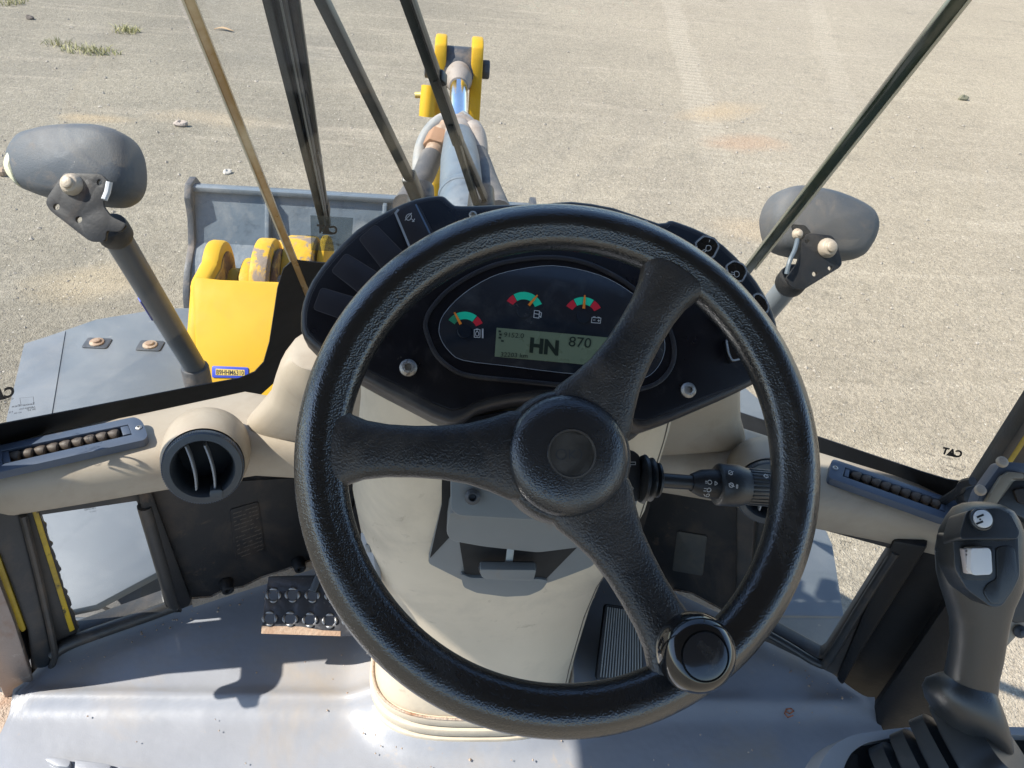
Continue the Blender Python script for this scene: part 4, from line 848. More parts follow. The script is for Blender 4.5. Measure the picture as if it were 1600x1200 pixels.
make(G().prism([LH.uv(u, v) for u, v in rnd([(-.055, .02), (-.02, .035), (.06, .035), (.06, -.04), (.03, -.045), (.022, -.02), (-.02, -.018), (-.03, -.05), (-.055, -.045)], .006)], LH.n, .02), 'bracket', m_slate, ldl, bevel=.002)  # out of view, outline shaped to cast the shadow on the mat
make(G().prism([LH.uv(u, v) for u, v in rnd([(-.07, .0), (-.05, .018), (-.05, -.016), (-.07, -.014)], .006)], LH.n, .014), 'worn_lever', m_kick, ldl, bevel=.002)
# door panel strip low on the right, with bolt, and roof
dp = thing('door_frame', 'beige lower door frame with a bolt glimpsed right of the joystick grip', 'door frame', dep(1590, 1010, .95))
DPp = PL(dep(1590, 1000, .95), -CF)
make(G().slab([(1555, 930), (1700, 930), (1700, 975), (1604, 980), (1560, 1028), (1545, 1000)], DPp, .02), 'frame_edge', m_beige, dp, bevel=.004)
make(G().slab([(1570, 880), (1700, 880), (1700, 968), (1590, 975), (1560, 965)], DPp, .02, .012), 'door_seal', m_seal, dp, bevel=.004)
make(G().lathe([(0, 0), (.008, 0), (.008, .004), (.004, .006), (.004, .009), (0, .009)], DPp.pt(1592, 986, .001), -CF, 12), 'bolt', m_steeldk, dp, bevel=.0008)
g = G().box((0, -.12, 3.03), (2.23, 1.6, .16)); tag(make(g, 'roof', m_liner, bevel=.008), 'cab roof shading the operator seat', None, None, 'structure')

# ================================================================== DASHBOARD
db = thing('dashboard', 'beige cab dashboard with round air vents and blue grey demister slots', 'dashboard', (0, .8, 1.9))
ST = [((-60, 824), (-60, 706)), ((0, 812), (0, 692)), ((128, 791), (115, 668)), ((255, 769), (230, 645)), ((400, 746), (383, 612))]
SR = [((1028, 771), (1090, 662)), ((1118, 786), (1157, 668)), ((1275, 829), (1283, 708)), ((1380, 850), (1395, 742)), ((1470, 872), (1505, 782)), ((1560, 894), (1580, 806))]
RZ, TZ = 1.925, 1.975
sec = [(onz(*a, RZ), onz(*b, TZ)) for a, b in ST]
sec += [(A(-.20, .80, RZ), A(-.22, .90, TZ)), (A(.05, .805, RZ), A(.05, .90, TZ))]
sec += [(onz(*a, RZ), onz(*b, TZ)) for a, b in SR]
R = []
for r_, t_ in sec:
    d = (t_-r_)*A(1, 1, 0); L_ = np.linalg.norm(d); d = d/L_
    R.append([r_+d*u+A(0, 0, z) for u, z in cr([A(.004, 0), A(.0, .006), A(-.001, .030), A(.004, .050), A(.018, .063), A(.045, .068), A(L_-.02, .058), A(L_, .050)], 3, False)]+[r_+d*L_+A(0, 0, -.03), r_+d*.03+A(0, 0, -.012)])
make(G().loft(R), 'beam', m_beige, db, sharp=60)
# hump carrying the instrument console
R = []
for z, hl, hr, yn, yf in ((1.92, .42, .36, .83, .905), (1.98, .40, .35, .815, .905), (2.01, .378, .34, .80, .905), (2.05, .350, .32, .79, .905), (2.09, .337, .305, .775, .90), (2.12, .326, .295, .765, .90), (2.145, .31, .28, .76, .895)):
    R.append(sup(A((hr-hl)/2, (yn+yf)/2, z), A(1, 0, 0), A(0, 1, 0), (hl+hr)/2, (yf-yn)/2, 3.2, 40))
make(G().loft(R), 'console_hump', m_beige, db, sharp=60)
VP = PL(A(0, 0, 2.004), (0, 0, 1))
def demister(outer, hole, beads, blocks, screws):
    o = make(G().hprism(VP.pts(rnd(outer, 7, 4)), [VP.pts(hole)], VP, .012), 'demister_vent', m_slate, db, bevel=.0016)
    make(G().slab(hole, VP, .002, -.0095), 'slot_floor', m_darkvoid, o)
    (x0, y0), (x1, y1), n = beads
    a, b = VP.pt(x0, y0, -.0068), VP.pt(x1, y1, -.0068); t = nrm(b-a); sp = np.linalg.norm(b-a)/(n-1)
    for k in range(n):
        c = a+(b-a)*k/(n-1)
        make(G().lathe([(0, -sp*.62), (.0040, -.5*sp), (.0066, -.15*sp), (.0074, .18*sp), (.0066, .38*sp), (.003, .46*sp)], c, nrm(t+A(.1, -.35, .0)), 16), 'duct_ring', m_brown, o)
    for P in blocks: make(G().slab(P, VP, .010, -.001), 'end_clip', m_slate, o, bevel=.0008)
    for x, y in screws: make(G().lathe([(0, 0), (.0042, 0), (.0042, .0012), (.002, .002), (.0018, .0006), (0, .0006)], VP.pt(x, y), (0, 0, 1), 14), 'screw', m_screw, o)
demister([(-60, 708), (210, 651), (222, 657), (231, 680), (226, 687), (-60, 751)], [(2, 704), (200, 663), (206, 679), (4, 725)], ((24, 713), (178, 679), 9), ([(2, 706), (13, 704), (16, 721), (5, 724)], [(188, 667), (200, 664.5), (205, 677), (192, 680)]), [(217, 668.5)])
demister([(1300, 716), (1500, 784), (1504, 797), (1492, 813), (1476, 811), (1294, 746)], [(1321, 730), (1480, 784), (1477, 800), (1317, 744)], ((1338, 744), (1462, 787), 9), ([(1321, 732), (1328, 734), (1326, 746), (1319, 743)], [(1472, 783), (1480, 785), (1477, 799), (1469, 796)]), [(1305, 731.5), (1492, 797)])
def round_vent(px, py, y, rpx, ax, full=True):
    c = ony(px, py, y); r = rpx/FPX*np.dot(c-CAM, CF); ax = nrm(ax)
    make(G().lathe([(r*.72, -.075), (r*.72, -.06), (r*.98, -.02), (r*1.03, -.014), (r*1.07, -.018), (r*1.12, -.035), (r*1.16, -.06), (r*1.14, -.085), (r*.9, -.105), (0, -.11)], c, ax, 48), 'vent_housing', m_beige, db, sharp=70)
    o = make(G().lathe([(r*.74, -.07), (r*.97, -.016), (r, -.012), (r, -.003), (r*.97, 0), (r*.80, .001), (r*.76, -.003), (r*.70, -.030), (r*.70, -.07)], c, ax, 64), 'round_vent', m_slate_d, db, sharp=50)
    t = A(1, 0, 0); u = nrm(t-ax*np.dot(t, ax)); v = np.cross(ax, u)
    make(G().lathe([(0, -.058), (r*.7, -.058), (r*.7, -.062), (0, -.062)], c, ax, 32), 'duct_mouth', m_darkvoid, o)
    g = G()
    for k in range(96):
        a = 2*math.pi*k/96; d = u*math.cos(a)+v*math.sin(a); tt = -u*math.sin(a)+v*math.cos(a)
        g.box(c+d*r*1.003-ax*.006, (.0013, .0014, .007), (tt, d, ax))
    make(g, 'knurling', m_slate, o, flat=True)
    for off in (-.30, .16):
        P = []
        for s_ in np.linspace(-.62, .62, 11): P.append(c+u*(off+.16*s_*-1+.12*(1-(s_/.62)**2)*.6)*r*-1*-1+v*s_*r-ax*(.012-.004*(1-(s_/.62)**2)))
        make(G().loft([sup(p, u, ax, .0016, .009, 4, 10) for p in P]), 'vane', m_vane, o, bevel=0)
    make(G().loft([sup(c+u*r*.30-v*r*.72+ax*q_, u, v, .0085, .0065, 4, 14) for q_ in (-.02, .002)]), 'vane_tab', m_slate_d, o, bevel=.001)
m_slate_d = M('vent_ring_plastic', (.032, .038, .045), .4, bump=((1300, .00015, 'noise'),), dirt=(((.12, .11, .1), 25, .58, .85, .6),))
m_vane = M('vane_grey', (.24, .25, .26), .35)
round_vent(317, 733, .738, 60, (.22, -.90, .36))
round_vent(1203, 772, .715, 52, (-.24, -.90, .34))

# ================================================================== INSTRUMENT CONSOLE
PP = PL(dep(850, 500, .765), normal_ea(50, 3.5))
ic = thing('instrument_panel', 'black instrument panel with fuel and temperature gauges and green display behind the wheel', 'instrument panel', PP.uv(0, -.1, -.05))
shell = [(474, 527), (469, 500), (472, 472), (486, 437), (516, 397), (556, 357), (606, 326), (650, 308), (684, 303), (697, 306), (708, 316), (722, 319), (790, 317), (850, 316), (893, 312), (960, 322), (1030, 346), (1047, 342), (1062, 345), (1112, 366), (1152, 399), (1186, 440), (1206, 476), (1216, 505), (1218, 535), (1210, 565), (1190, 594), (1100, 636), (1010, 671), (985, 660), (940, 634), (880, 622), (800, 628), (745, 642), (706, 662), (640, 632), (570, 595), (510, 558)]
make(G().slab(cr(shell, 2), PP, .045), 'shell', m_bezel, ic, bevel=.006, seg=3, ang=40, sharp=45)
face = inset(cr(shell, 1), 8)
face = [(482, 520), (478, 500), (481, 476), (494, 443), (523, 404), (562, 366), (610, 335), (652, 317), (683, 311), (692, 314), (704, 324), (720, 328), (790, 326), (850, 325), (893, 321), (958, 331), (1030, 356), (1047, 351), (1060, 354), (1106, 373), (1146, 406), (1178, 445), (1198, 480), (1207, 508), (1209, 533), (1202, 558), (1183, 590), (1100, 622), (1008, 657), (978, 645), (940, 622), (880, 610), (800, 615), (745, 628), (705, 641), (640, 611), (572, 577), (512, 546)]
make(G().slab(cr(face, 2), PP, .006, .0028), 'face_panel', m_panel, ic, bevel=.0018, seg=2, ang=50)
ring = [(662, 515), (663, 497), (671, 480), (696, 452), (733, 427), (775, 409), (823, 400), (865, 398), (907, 404), (949, 420), (991, 446), (1034, 487), (1050, 512), (1058, 545), (1053, 574), (1034, 598), (1006, 610), (977, 612), (893, 606), (809, 598), (733, 590), (702, 577), (677, 553)]
rc = cr(ring, 4)
make(G().hprism(PP.pts(rc, .0068), [PP.pts(cr(inset(ring, 7), 4), .0068)], PL(PP.uv(0, 0, .0068), PP.n), .005), 'cluster_ring', m_bezel, ic, bevel=.0012)
make(G().slab(cr(inset(ring, 5), 3), PP, .003, .0045), 'cluster_well', m_panel, ic)
glassw = [(686, 512), (694, 490), (724, 459), (767, 433), (809, 421), (865, 415), (921, 425), (963, 442), (1006, 473), (1031, 504), (1039, 537), (1034, 563), (1017, 585), (992, 592), (930, 587), (865, 581), (795, 572), (724, 563), (702, 549), (689, 530)]
cl = make(G().slab(cr(glassw, 3), PP, .002, .0056), 'gauge_cluster', m_glassface, ic, bevel=.0005)
g = G(); stroke(g, PP, cr(glassw, 3), .0005, .0058, True); make(g, 'cluster_outline', m_edge, cl, fix=False, flat=True)
K = .0060
def arcseg(hx, hy, r0, r1, a0, a1, m, nm, off=K):
    P = [(hx+r1*math.cos(math.radians(a)), hy-r1*math.sin(math.radians(a))*1.0) for a in np.linspace(a0, a1, 10)]
    P += [(hx+r0*math.cos(math.radians(a)), hy-r0*math.sin(math.radians(a))*1.0) for a in np.linspace(a1, a0, 10)]
    return make(G().slab(P, PP, .0003, off), nm, m, cl, flat=True)
def gauge(hx, hy, segs, nd):
    for a0, a1, m, nm in segs: arcseg(hx, hy, 19.5, 31, a0, a1, m, nm)
    make(G().lathe([(0, 0), (11/FPX*.76, 0), (10.4/FPX*.76, .0012), (0, .0012)], PP.pt(hx, hy, K), PP.n, 24), 'gauge_hub', m_glassface, cl, sharp=30)
    a = math.radians(nd); d = A(math.cos(a), -math.sin(a)); q = A(-d[1], d[0]); h = A(hx, hy)
    make(G().slab([h+d*13-q*2.2, h+d*34-q*1.2, h+d*34+q*1.2, h+d*13+q*2.2], PP, .0003, K+.0006), 'needle', m_orange, cl, flat=True)
gauge(726, 518, ((144, 120, m_dgreen, 'green_band'), (120, 52, m_green, 'green_band'), (50, 25, m_red, 'red_band')), 118)
gauge(818, 487, ((147, 122, m_red, 'red_band'), (120, 23, m_green, 'green_band')), 50)
gauge(911, 495, ((147, 120, m_red, 'red_band'), (118, 57, m_green, 'green_band'), (55, 27, m_red, 'red_band')), 85)
gauge(998, 532, ((147, 120, m_dgreen, 'green_band'), (118, 57, m_green, 'green_band'), (55, 27, m_red, 'red_band')), 100)
def icon(strokes, wd=.0008, par=None, pl=None, off=K, m=None, nm='symbol'):
    g = G()
    for P, cl_ in strokes: stroke(g, pl or PP, P, wd, off, cl_)
    return make(g, nm, m or m_icon, par or cl, fix=False, flat=True)
icon([([(741, 515), (741, 527), (750, 527), (750, 515)], True), ([(744, 514), (747, 514)], False), (cr([(745.5, 517), (748, 521), (747.5, 524), (745.5, 525), (743.5, 524), (743, 521)], 2), True), ([(753.5, 514), (753.5, 528)], False), ([(754.8, 514), (754.8, 528)], False)], .0007)
icon([([(835, 485), (834, 496), (842, 497), (843, 486)], True), ([(835, 490), (842, 491)], False), ([(843, 487), (846, 489), (845, 496), (843.5, 494)], False)], .0007)
icon([([(925, 496), (924, 504), (938, 505), (939, 497)], True), ([(927, 495), (930, 495)], False), ([(934, 495.5), (937, 496)], False), ([(927, 500), (930, 500)], False), ([(934, 501), (937, 501)], False), ([(935.5, 499.5), (935.5, 502.5)], False)], .0006)
icon([(circ(1016, 546, 4.5, 12), True), ([(1012, 546), (1020, 547)], False), ([(1009, 541), (1009, 550)], False), ([(1021.8, 540), (1021.3, 553)], False)], .0007)
lcd = make(G().slab([(776, 512), (870, 520), (1000, 532), (994, 576), (907, 569), (773, 557)], PP, .0003, K), 'display', m_lcd, cl, flat=True)
g = G()
def lt(s, bl, br, tl, b=0.): letter(g, s, PP.pt(*bl, K+.0003), PP.pt(*br, K+.0003), PP.pt(*tl, K+.0003), b)
lt('HN', (827, 551), (872, 556), (829, 527), .045)
lt('870', (888, 541), (923, 544), (890, 525.5), .0)
lt('9152.0', (787, 526.5), (818, 528.5), (788, 519))
lt('32203 km', (782, 557), (824, 559.5), (783, 550))
g2 = [(779, 516), (780, 521), (779, 526), (783, 531)]
for x, y in g2: g.add(PP.pts([(x, y), (x+4, y+.4), (x+4, y+3.4), (x, y+3)], K+.0003), [(0, 1, 2, 3)])
make(g, 'display_digits', m_lcdtx, lcd, fix=False, flat=True)
# blank switch covers and rocker on the left wing
for P in ([(487, 484), (501, 447), (578, 470), (556, 508)], [(515, 424), (540, 393), (600, 430), (570, 467)], [(558, 373), (587, 348), (636, 398), (604, 432)]):
    make(G().slab(rnd(P, 6, 3), PP, .002, .0026), 'cover_recess', m_bezel, ic)
    make(G().slab(rnd(inset(P, 1.6), 6, 3), PP, .0030, .0038), 'blank_cover', m_cover, ic, bevel=.0007); icon([(rnd(inset(P, 1.6), 6, 3), True)], .0007, ic, off=.0040, m=M('cover_line', (.065, .06, .066), .4), nm='cover_outline')
rk_ = make(G().slab(rnd([(616, 331), (646, 317), (656, 322), (684, 377), (646, 394)], 5, 3), PP, .007, .0070), 'rocker_switch', m_cover, ic, bevel=.0016)
icon([([(618, 333), (640, 386)], False), ([(622, 328), (618, 333)], False)], .0022, rk_, off=.0072, m=m_edge, nm='edge_highlight')  # bright edges of the rocker are highlights drawn as flat lines
icon([([(650, 320), (672, 365), (675, 372)], False)], .0016, rk_, off=.0072, m=M('edge_blue', (.10, .16, .26), .35), nm='edge_highlight')
icon([(cr([(634, 341), (636, 336), (641, 334), (643, 338), (641, 343), (637, 344)], 2), True), ([(633, 344), (643, 333)], False), ([(643, 342), (646, 345), (648, 342)], False), ([(644, 346), (647, 346)], False)], .0007, rk_, off=.0073)
def button(P, nm='push_button', h=.008, off=.009, ic_=None):
    o = make(G().slab(rnd(P, 4, 3), PP, h, off), nm, m_gloss, ic, bevel=.0022, seg=3)
    icon([(rnd(inset(P, 2.0), 4, 2), True)], .0016, o, off=off+.0002, m=m_edge, nm='edge_highlight')  # highlight along the key edge drawn as a pale line
    if ic_: icon(ic_, .0006, o, off=off+.0003)
button([(1084, 379), (1100, 366), (1118, 371), (1126, 384), (1116, 404), (1094, 408)], ic_=[(cr([(1104, 384), (1110, 384), (1111, 389), (1107, 392), (1103, 391)], 2), True), ([(1103, 392), (1098, 396)], False), ([(1101, 390), (1097, 392)], False), ([(1108, 378), (1109, 375)], False)])
button([(1132, 414), (1147, 405), (1163, 411), (1170, 424), (1161, 442), (1140, 440)], ic_=[(cr([(1148, 424), (1154, 425), (1155, 430), (1151, 433), (1148, 431)], 2), True), ([(1147, 426), (1143, 425)], False), ([(1147, 429), (1142, 428)], False)])
button([(1174, 460), (1187, 456), (1198, 466), (1204, 480), (1199, 492), (1182, 486)])
button([(1113, 493), (1138, 480), (1154, 502), (1135, 520)])
button([(1133, 530), (1146, 524), (1168, 540), (1170, 560), (1143, 566), (1137, 552)], h=.010, off=.012)
for x, y, r in ((638, 575, 13.5), (1075, 610, 12.5), (739, 336, 6.5), (1008, 350, 6)):
    c = PP.pt(x, y, .003); q = r/FPX*.76
    make(G().lathe([(0, 0), (q, 0), (q*.98, q*.25), (q*.7, q*.55), (q*.42, q*.6), (q*.36, q*.25), (0, q*.25)], c, PP.n, 20), 'screw', m_screw, ic, sharp=30)
make(G().slab([(700, 655), (790, 640), (980, 650), (1010, 668), (985, 690), (800, 684), (712, 690)], PP, .03, -.03), 'lower_shroud', m_bezel, ic, bevel=.006)

# ================================================================== STEERING COLUMN
sc_ = thing('steering_column', 'cream steering column cowling with grey tilt housing and ribbed foot', 'steering column', ((l0+r0)/2, .7, FZ))
zs = [1.63, 1.66, 1.69, 1.72, 1.76, 1.80, 1.83, 1.87, 1.90, 1.94, 1.97, 2.0, 2.04, 2.08, 2.12, 2.17, 2.22, 2.27]
R = []
for z in zs:
    l, r_, n_, f_ = col_sec(z); R.append(sup(A((l+r_)/2, (n_+f_)/2, z), A(1, 0, 0), A(0, 1, 0), (r_-l)/2, (f_-n_)/2, 3.0, 64))
make(G().loft(R), 'cowling', m_cream, sc_, sharp=70)
for k, (z0, z1, gr) in enumerate(((1.600, 1.618, .012), (1.620, 1.638, .009), (1.640, 1.658, .005))):
    l, r_, n_, f_ = col_sec(1.62)
    make(G().loft([sup(A((l+r_)/2, (n_+f_)/2, z), A(1, 0, 0), A(0, 1, 0), (r_-l)/2+gr, (f_-n_)/2+gr, 3.0, 64) for z in (z0, z1)]), 'foot_ring', m_cream, sc_, bevel=.003, sharp=30)
for z in (1.659,):
    l, r_, n_, f_ = col_sec(1.64); make(G().tube(sup(A((l+r_)/2, (n_+f_)/2, z), A(1, 0, 0), A(0, 1, 0), (r_-l)/2+.0035, (f_-n_)/2+.0035, 3.0, 64), .0022, 6, True), 'foot_seal', m_mud, sc_)
g = G(); zz = np.linspace(1.675, 2.2, 40)
for sx2 in (1,):
    P = []
    for z in zz:
        l, r_, n_, f_ = col_sec(z); cx_, a_, b_ = (l+r_)/2, (r_-l)/2, (f_-n_)/2; u = .90*sx2
        P.append(A(cx_+a_*u, (n_+f_)/2-b_*(1-abs(u)**3)**(1/3)-.0002, z))
    g.tube(P, .0011, 6)
make(g, 'parting_seam', M('seam_filler', (.10, .09, .075), .8), sc_)
CP = PL(A(0, .594, 2.0), nrm((0, -1, .06)))
make(G().slab(rnd([(694, 650), (950, 650), (1004, 760), (985, 820), (940, 868), (926, 886), (890, 900), (856, 912), (846, 912), (735, 912), (722, 908), (668, 881), (690, 790)], 6, 3), CP, .012, .001), 'inset_panel', m_inset, sc_, bevel=.003)
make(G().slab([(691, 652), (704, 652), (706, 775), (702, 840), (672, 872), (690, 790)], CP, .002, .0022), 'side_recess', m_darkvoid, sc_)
hs = PL(CP.uv(0, 0, .028), nrm((0, -.80, .60)))
make(G().slab(rnd([(704, 700), (704, 796), (716, 806), (950, 820), (960, 700)], 8, 3), PL(CP.pt(800, 790, .034), nrm((0, -.75, .66))), .06), 'tilt_housing', m_inset, sc_, bevel=.007, seg=3)
make(G().slab(rnd([(702, 800), (697, 834), (706, 846), (757, 855), (840, 864), (905, 856), (935, 845), (948, 806)], 8, 3), CP, .045, .030), 'housing_front', m_inset, sc_, bevel=.008, seg=3)
c = PL(CP.pt(800, 790, .034), nrm((0, -.75, .66))).pt(738, 776, .001)
make(G().lathe([(0, 0), (.0085, 0), (.0085, .005), (.005, .008), (.0042, .008), (.0035, .003), (0, .003)], c, nrm((0, -.75, .66)), 18), 'housing_bolt', m_steeldk, sc_, sharp=30)
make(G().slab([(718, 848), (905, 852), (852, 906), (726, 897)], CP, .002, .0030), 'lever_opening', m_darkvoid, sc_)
make(G().slab(rnd([(719, 896), (735, 903), (845, 905), (857, 908), (847, 922), (826, 931), (790, 933), (745, 927), (724, 918)], 5, 3), CP, .02, .006), 'opening_lip', m_inset, sc_, bevel=.004, seg=3)
hp_ = PL(CP.pt(793, 890, .024), nrm((0, -.62, .78)))
hd = make(G().hprism(hp_.pts(rnd([(747, 884), (752, 877), (835, 877), (840, 884), (835, 897), (828, 902), (757, 900), (750, 896)], 4, 3)), [hp_.pts(rnd([(757, 882), (831, 882), (829, 891), (760, 891)], 3, 2))], hp_, .014), 'tilt_handle', m_black, sc_, bevel=.002)
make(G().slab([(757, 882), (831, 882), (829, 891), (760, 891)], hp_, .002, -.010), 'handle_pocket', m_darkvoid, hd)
make(G().slab(rnd([(749, 890), (838, 891), (834, 906), (828, 908), (758, 905), (752, 901)], 3, 3), CP, .012, .034), 'handle_lip', m_inset, hd, bevel=.0025)
make(G().bar(CP.pt(799, 846, .008), hp_.pt(794, 889, -.002), .0085, .004, CP.n), 'lever_rod', m_dullrod, sc_, bevel=.0008)
SPl = PL(ony(578, 890, .635), nrm((-.60, -.78, .18)))
swp = make(G().slab(rnd([(563, 832), (573, 836), (583, 866), (593, 930), (592, 942), (586, 940), (566, 868)], 3, 3), SPl, .008), 'side_switch_plate', m_console, sc_, bevel=.002)
make(G().slab(rnd([(570, 850), (577, 852), (579, 864), (572, 862)], 2), SPl, .003, .002), 'plate_latch', m_inset, swp, bevel=.0006)

# ================================================================== INDICATOR STALK
sa, sb = dep(984, 747, .668), dep(1222, 764, .690); sx_ = nrm(sb-sa); LS = np.linalg.norm(sb-sa)
def sp(px): return (px-984)/(1222-984)*LS
stk = thing('indicator_stalk', 'black indicator and wiper stalk with ribbed grip right of the steering hub', 'stalk', sa)
def rp(p): return p/FPX*.68
blk = PL(dep(990, 745, .668), nrm(-CF+A(0, 0, .05)))
bx_ = make(G().slab(rnd([(960, 702), (990, 704), (1000, 712), (1004, 775), (996, 784), (960, 784)], 4), blk, .05), 'stalk_base', m_black, stk, bevel=.003)
icon([([(993, 722), (985, 722), (985, 719), (979, 724), (985, 729), (985, 726), (993, 726)], True), ([(979, 761), (985, 761), (985, 758), (990, 763), (985, 768), (985, 765), (979, 765)], True)], .0006, bx_, blk, .0004)
make(G().lathe([(0, sp(1000)), (rp(36), sp(1001)), (rp(38), sp(1005)), (rp(24), sp(1009)), (rp(33), sp(1013)), (rp(34), sp(1016)), (rp(19), sp(1020)), (rp(27), sp(1024)), (rp(27), sp(1027)), (rp(16), sp(1031)), (rp(12), sp(1033))], sa, sx_, 36), 'rubber_bellows', m_joy, stk, sharp=60)
make(G().lathe([(0, sp(1028)), (rp(11.5), sp(1028)), (rp(11.5), sp(1082)), (0, sp(1082))], sa, sx_, 24), 'shaft', m_joy, stk)
cn = make(G().lathe([(0, sp(1077)), (rp(14), sp(1078)), (rp(21), sp(1092)), (rp(23), sp(1105)), (rp(23.5), sp(1117)), (0, sp(1117))], sa, sx_, 32), 'switch_collar', m_black, stk, sharp=50)
gr = make(G().lathe([(0, sp(1117)), (rp(30), sp(1117)), (rp(33), sp(1120)), (rp(33), sp(1150)), (rp(29), sp(1162)), (rp(28), sp(1230)), (rp(26), sp(1236)), (0, sp(1236))], sa, sx_, 40), 'twist_grip', m_joy, stk, sharp=50, bevel=0)
uu = nrm(np.cross(sx_, -CF)); vv = np.cross(uu, sx_)
if np.dot(vv, CF) > 0: vv = -vv
uu = uu if uu[2] > 0 else -uu
for a in range(-75, 76, 14):
    d = vv*math.cos(math.radians(a))-uu*math.sin(math.radians(a))
    make(G().bar(sa+sx_*sp(1164)+d*rp(28.6), sa+sx_*sp(1228)+d*rp(28.6), rp(5), rp(3.2), d), 'grip_rib', m_joy, gr, bevel=.0007)
def on_cyl(px, up_, r): # a point of the stalk's drum
    return sa+sx_*sp(px)+uu*rp(up_)+vv*math.sqrt(max(rp(r)**2-rp(up_)**2, 0))*1.012
def cyl_icon(S_, r, par, wd=.0005):
    g = G()
    for P, cl_ in S_:
        Q = [on_cyl(x, y, r) for x, y in P]
        for i in range(len(Q) if cl_ else len(Q)-1):
            a, b = Q[i], Q[(i+1) % len(Q)]; t = nrm(b-a); n = vv; s_ = np.cross(n, t)*wd*.7; g.add([a-s_, b-s_, b+s_, a+s_], [(0, 1, 2, 3)])
    make(g, 'symbol', m_icon, par, fix=False, flat=True)
cyl_icon([(circ(1097, 5, 3.2, 8), True), ([(1090, 6), (1093, 6)], False), ([(1090, 3.5), (1093, 3.5)], False), (circ(1097, -7, 3.2, 8), True), ([(1089, -5), (1093, -5)], False), ([(1089, -9), (1093, -9)], False), (circ(1098, -16, 2.6, 8), True), ([(1091, -14), (1095, -18)], False), ([(1105, 7), (1105, 1), (1109, 4)], True)], 24, cn)
cyl_icon([(circ(1127, 22, 3, 8), True), ([(1123, 20), (1132, 24)], False), (circ(1126, 4, 3.4, 8), True), ([(1122, 6), (1131, 2)], False), ([(1134, 5), (1136, 5), (1136, 0), (1134, 0)], True), ([(1178, 21), (1182, 24), (1182, 22.5), (1185, 22.5), (1185, 19.5), (1182, 19.5), (1182, 18)], True), ([(1196, 21), (1192, 24), (1192, 22.5), (1189, 22.5), (1189, 19.5), (1192, 19.5), (1192, 18)], True)], 33, gr)

# ================================================================== PEDALS
bpd = thing('brake_pedal', 'black steel brake pedal plate with two rows of crimped holes', 'pedal', ony(470, 1010, .74))
BP = PL(onz(408, 990, 1.70), nrm((-.04, -.52, .85)))
ol = [(419, 904), (540, 902), (575, 960), (575, 993), (532, 994), (408, 990), (413, 940)]
rows = [[(427, 930), (457, 929.5), (488, 930), (519, 931), (549, 932)], [(421, 966.5), (453, 967), (484, 968.5), (515, 970), (546, 971)]]
make(G().hprism(BP.pts(ol), [BP.pts(circ(x, y, 8.5, 16)) for r_ in rows for x, y in r_], BP, .004), 'tread_plate', m_pedal, bpd, bevel=.0006)
for r_ in rows:
    for x, y in r_:
        g = G(); cc = BP.pt(x, y)
        for k in range(4):
            aa = math.radians(90*k); P = [BP.pt(x+10*math.cos(aa+t), y+10*math.sin(aa+t), .002) for t in np.linspace(-.62, .62, 7)]
            g.tube(P, [.0006, .0017, .0024, .0026, .0024, .0017, .0006], 8, up=BP.n)
        make(g, 'crimped_hole', m_pedrim, bpd, sharp=60)
make(G().slab([(409, 978), (470, 979), (505, 985), (532, 986), (532, 994), (408, 990)], BP, .001, .0008), 'worn_edge', m_rust, bpd)
make(G().slab([(419, 900), (540, 898), (540, 906), (418, 908)], BP, .012, -.0005), 'folded_edge', m_post, bpd, bevel=.002)
make(G().bar(BP.pt(490, 925, -.004), A(-.24, .90, 1.84), .03, .012, (1, 0, 0)), 'pedal_arm', m_post, bpd, bevel=.003)
make(G().bar(BP.pt(560, 950, -.01), BP.pt(560, 950, -.01)+A(.02, .1, .12), .02, .012, (1, 0, 0)), 'pedal_arm', m_post, bpd, bevel=.003)
acc = thing('accelerator_pedal', 'dark ribbed accelerator pedal right of the steering column', 'pedal', onz(968, 1066, FZ))
ap0 = onz(968, 1066, FZ+.02); AP = PL(ap0, nrm((.06, -.62, .78)))
al = rnd([(946, 943), (1004, 952), (1006, 1066), (931, 1062)], 6, 3)
make(G().slab(al, AP, .012), 'pedal_pad', m_kick, acc, bevel=.002)
for k in range(15):
    t = (k+.5)/15; a = A(948, 948)*(1-t)+A(1002, 956)*t; b = A(936, 1058)*(1-t)+A(1004, 1061)*t
    make(G().bar(AP.pt(*a, .0012), AP.pt(*b, .0012), .0022, .003, AP.n), 'rib', m_hosegrey, acc, bevel=.0005)
make(G().bar(AP.pt(972, 950, -.03), AP.pt(978, 1050, -.03), .05, .03, AP.n), 'pedal_base', m_kick, acc, bevel=.003)
make(G().prism([A(.105, .70, 1.60), A(.135, .86, 1.60), A(.135, .86, 1.90), A(.118, .74, 1.86)], (-1, -.1, 0), .012), 'pedal_bracket', m_kick, acc, bevel=.002)

# ================================================================== CONTROL LEVER + ARMREST CONSOLE
jy = thing('joystick', 'dark rubber joystick with white rocker switch and ridged boot at lower right', 'joystick', dep(1500, 1190, .78))
rows = [(786, 1520, 1556), (789, 1507, 1566), (796, 1494, 1577), (810, 1481, 1588), (830, 1470, 1596), (860, 1464, 1597), (895, 1466, 1597), (920, 1472, 1593), (945, 1481, 1580), (970, 1488, 1572), (1000, 1489, 1567), (1030, 1485, 1562), (1055, 1480, 1556), (1080, 1476, 1553), (1110, 1474, 1552)]
def jd(y): return float(np.interp(y, [780, 900, 1000, 1120, 1250], [.690, .700, .722, .758, .80]))
R = []
for y, a, b in rows:
    d = jd(y); w_ = (b-a)/2/FPX*d; dp_ = w_*np.interp(y, [786, 830, 920, 970, 1110], [.75, .62, .62, .85, .9])
    if y < 800: dp_ = w_*.9
    R.append(sup(dep((a+b)/2, y, d+.045*.7), CR, CF, w_, dp_, 2.7, 36))
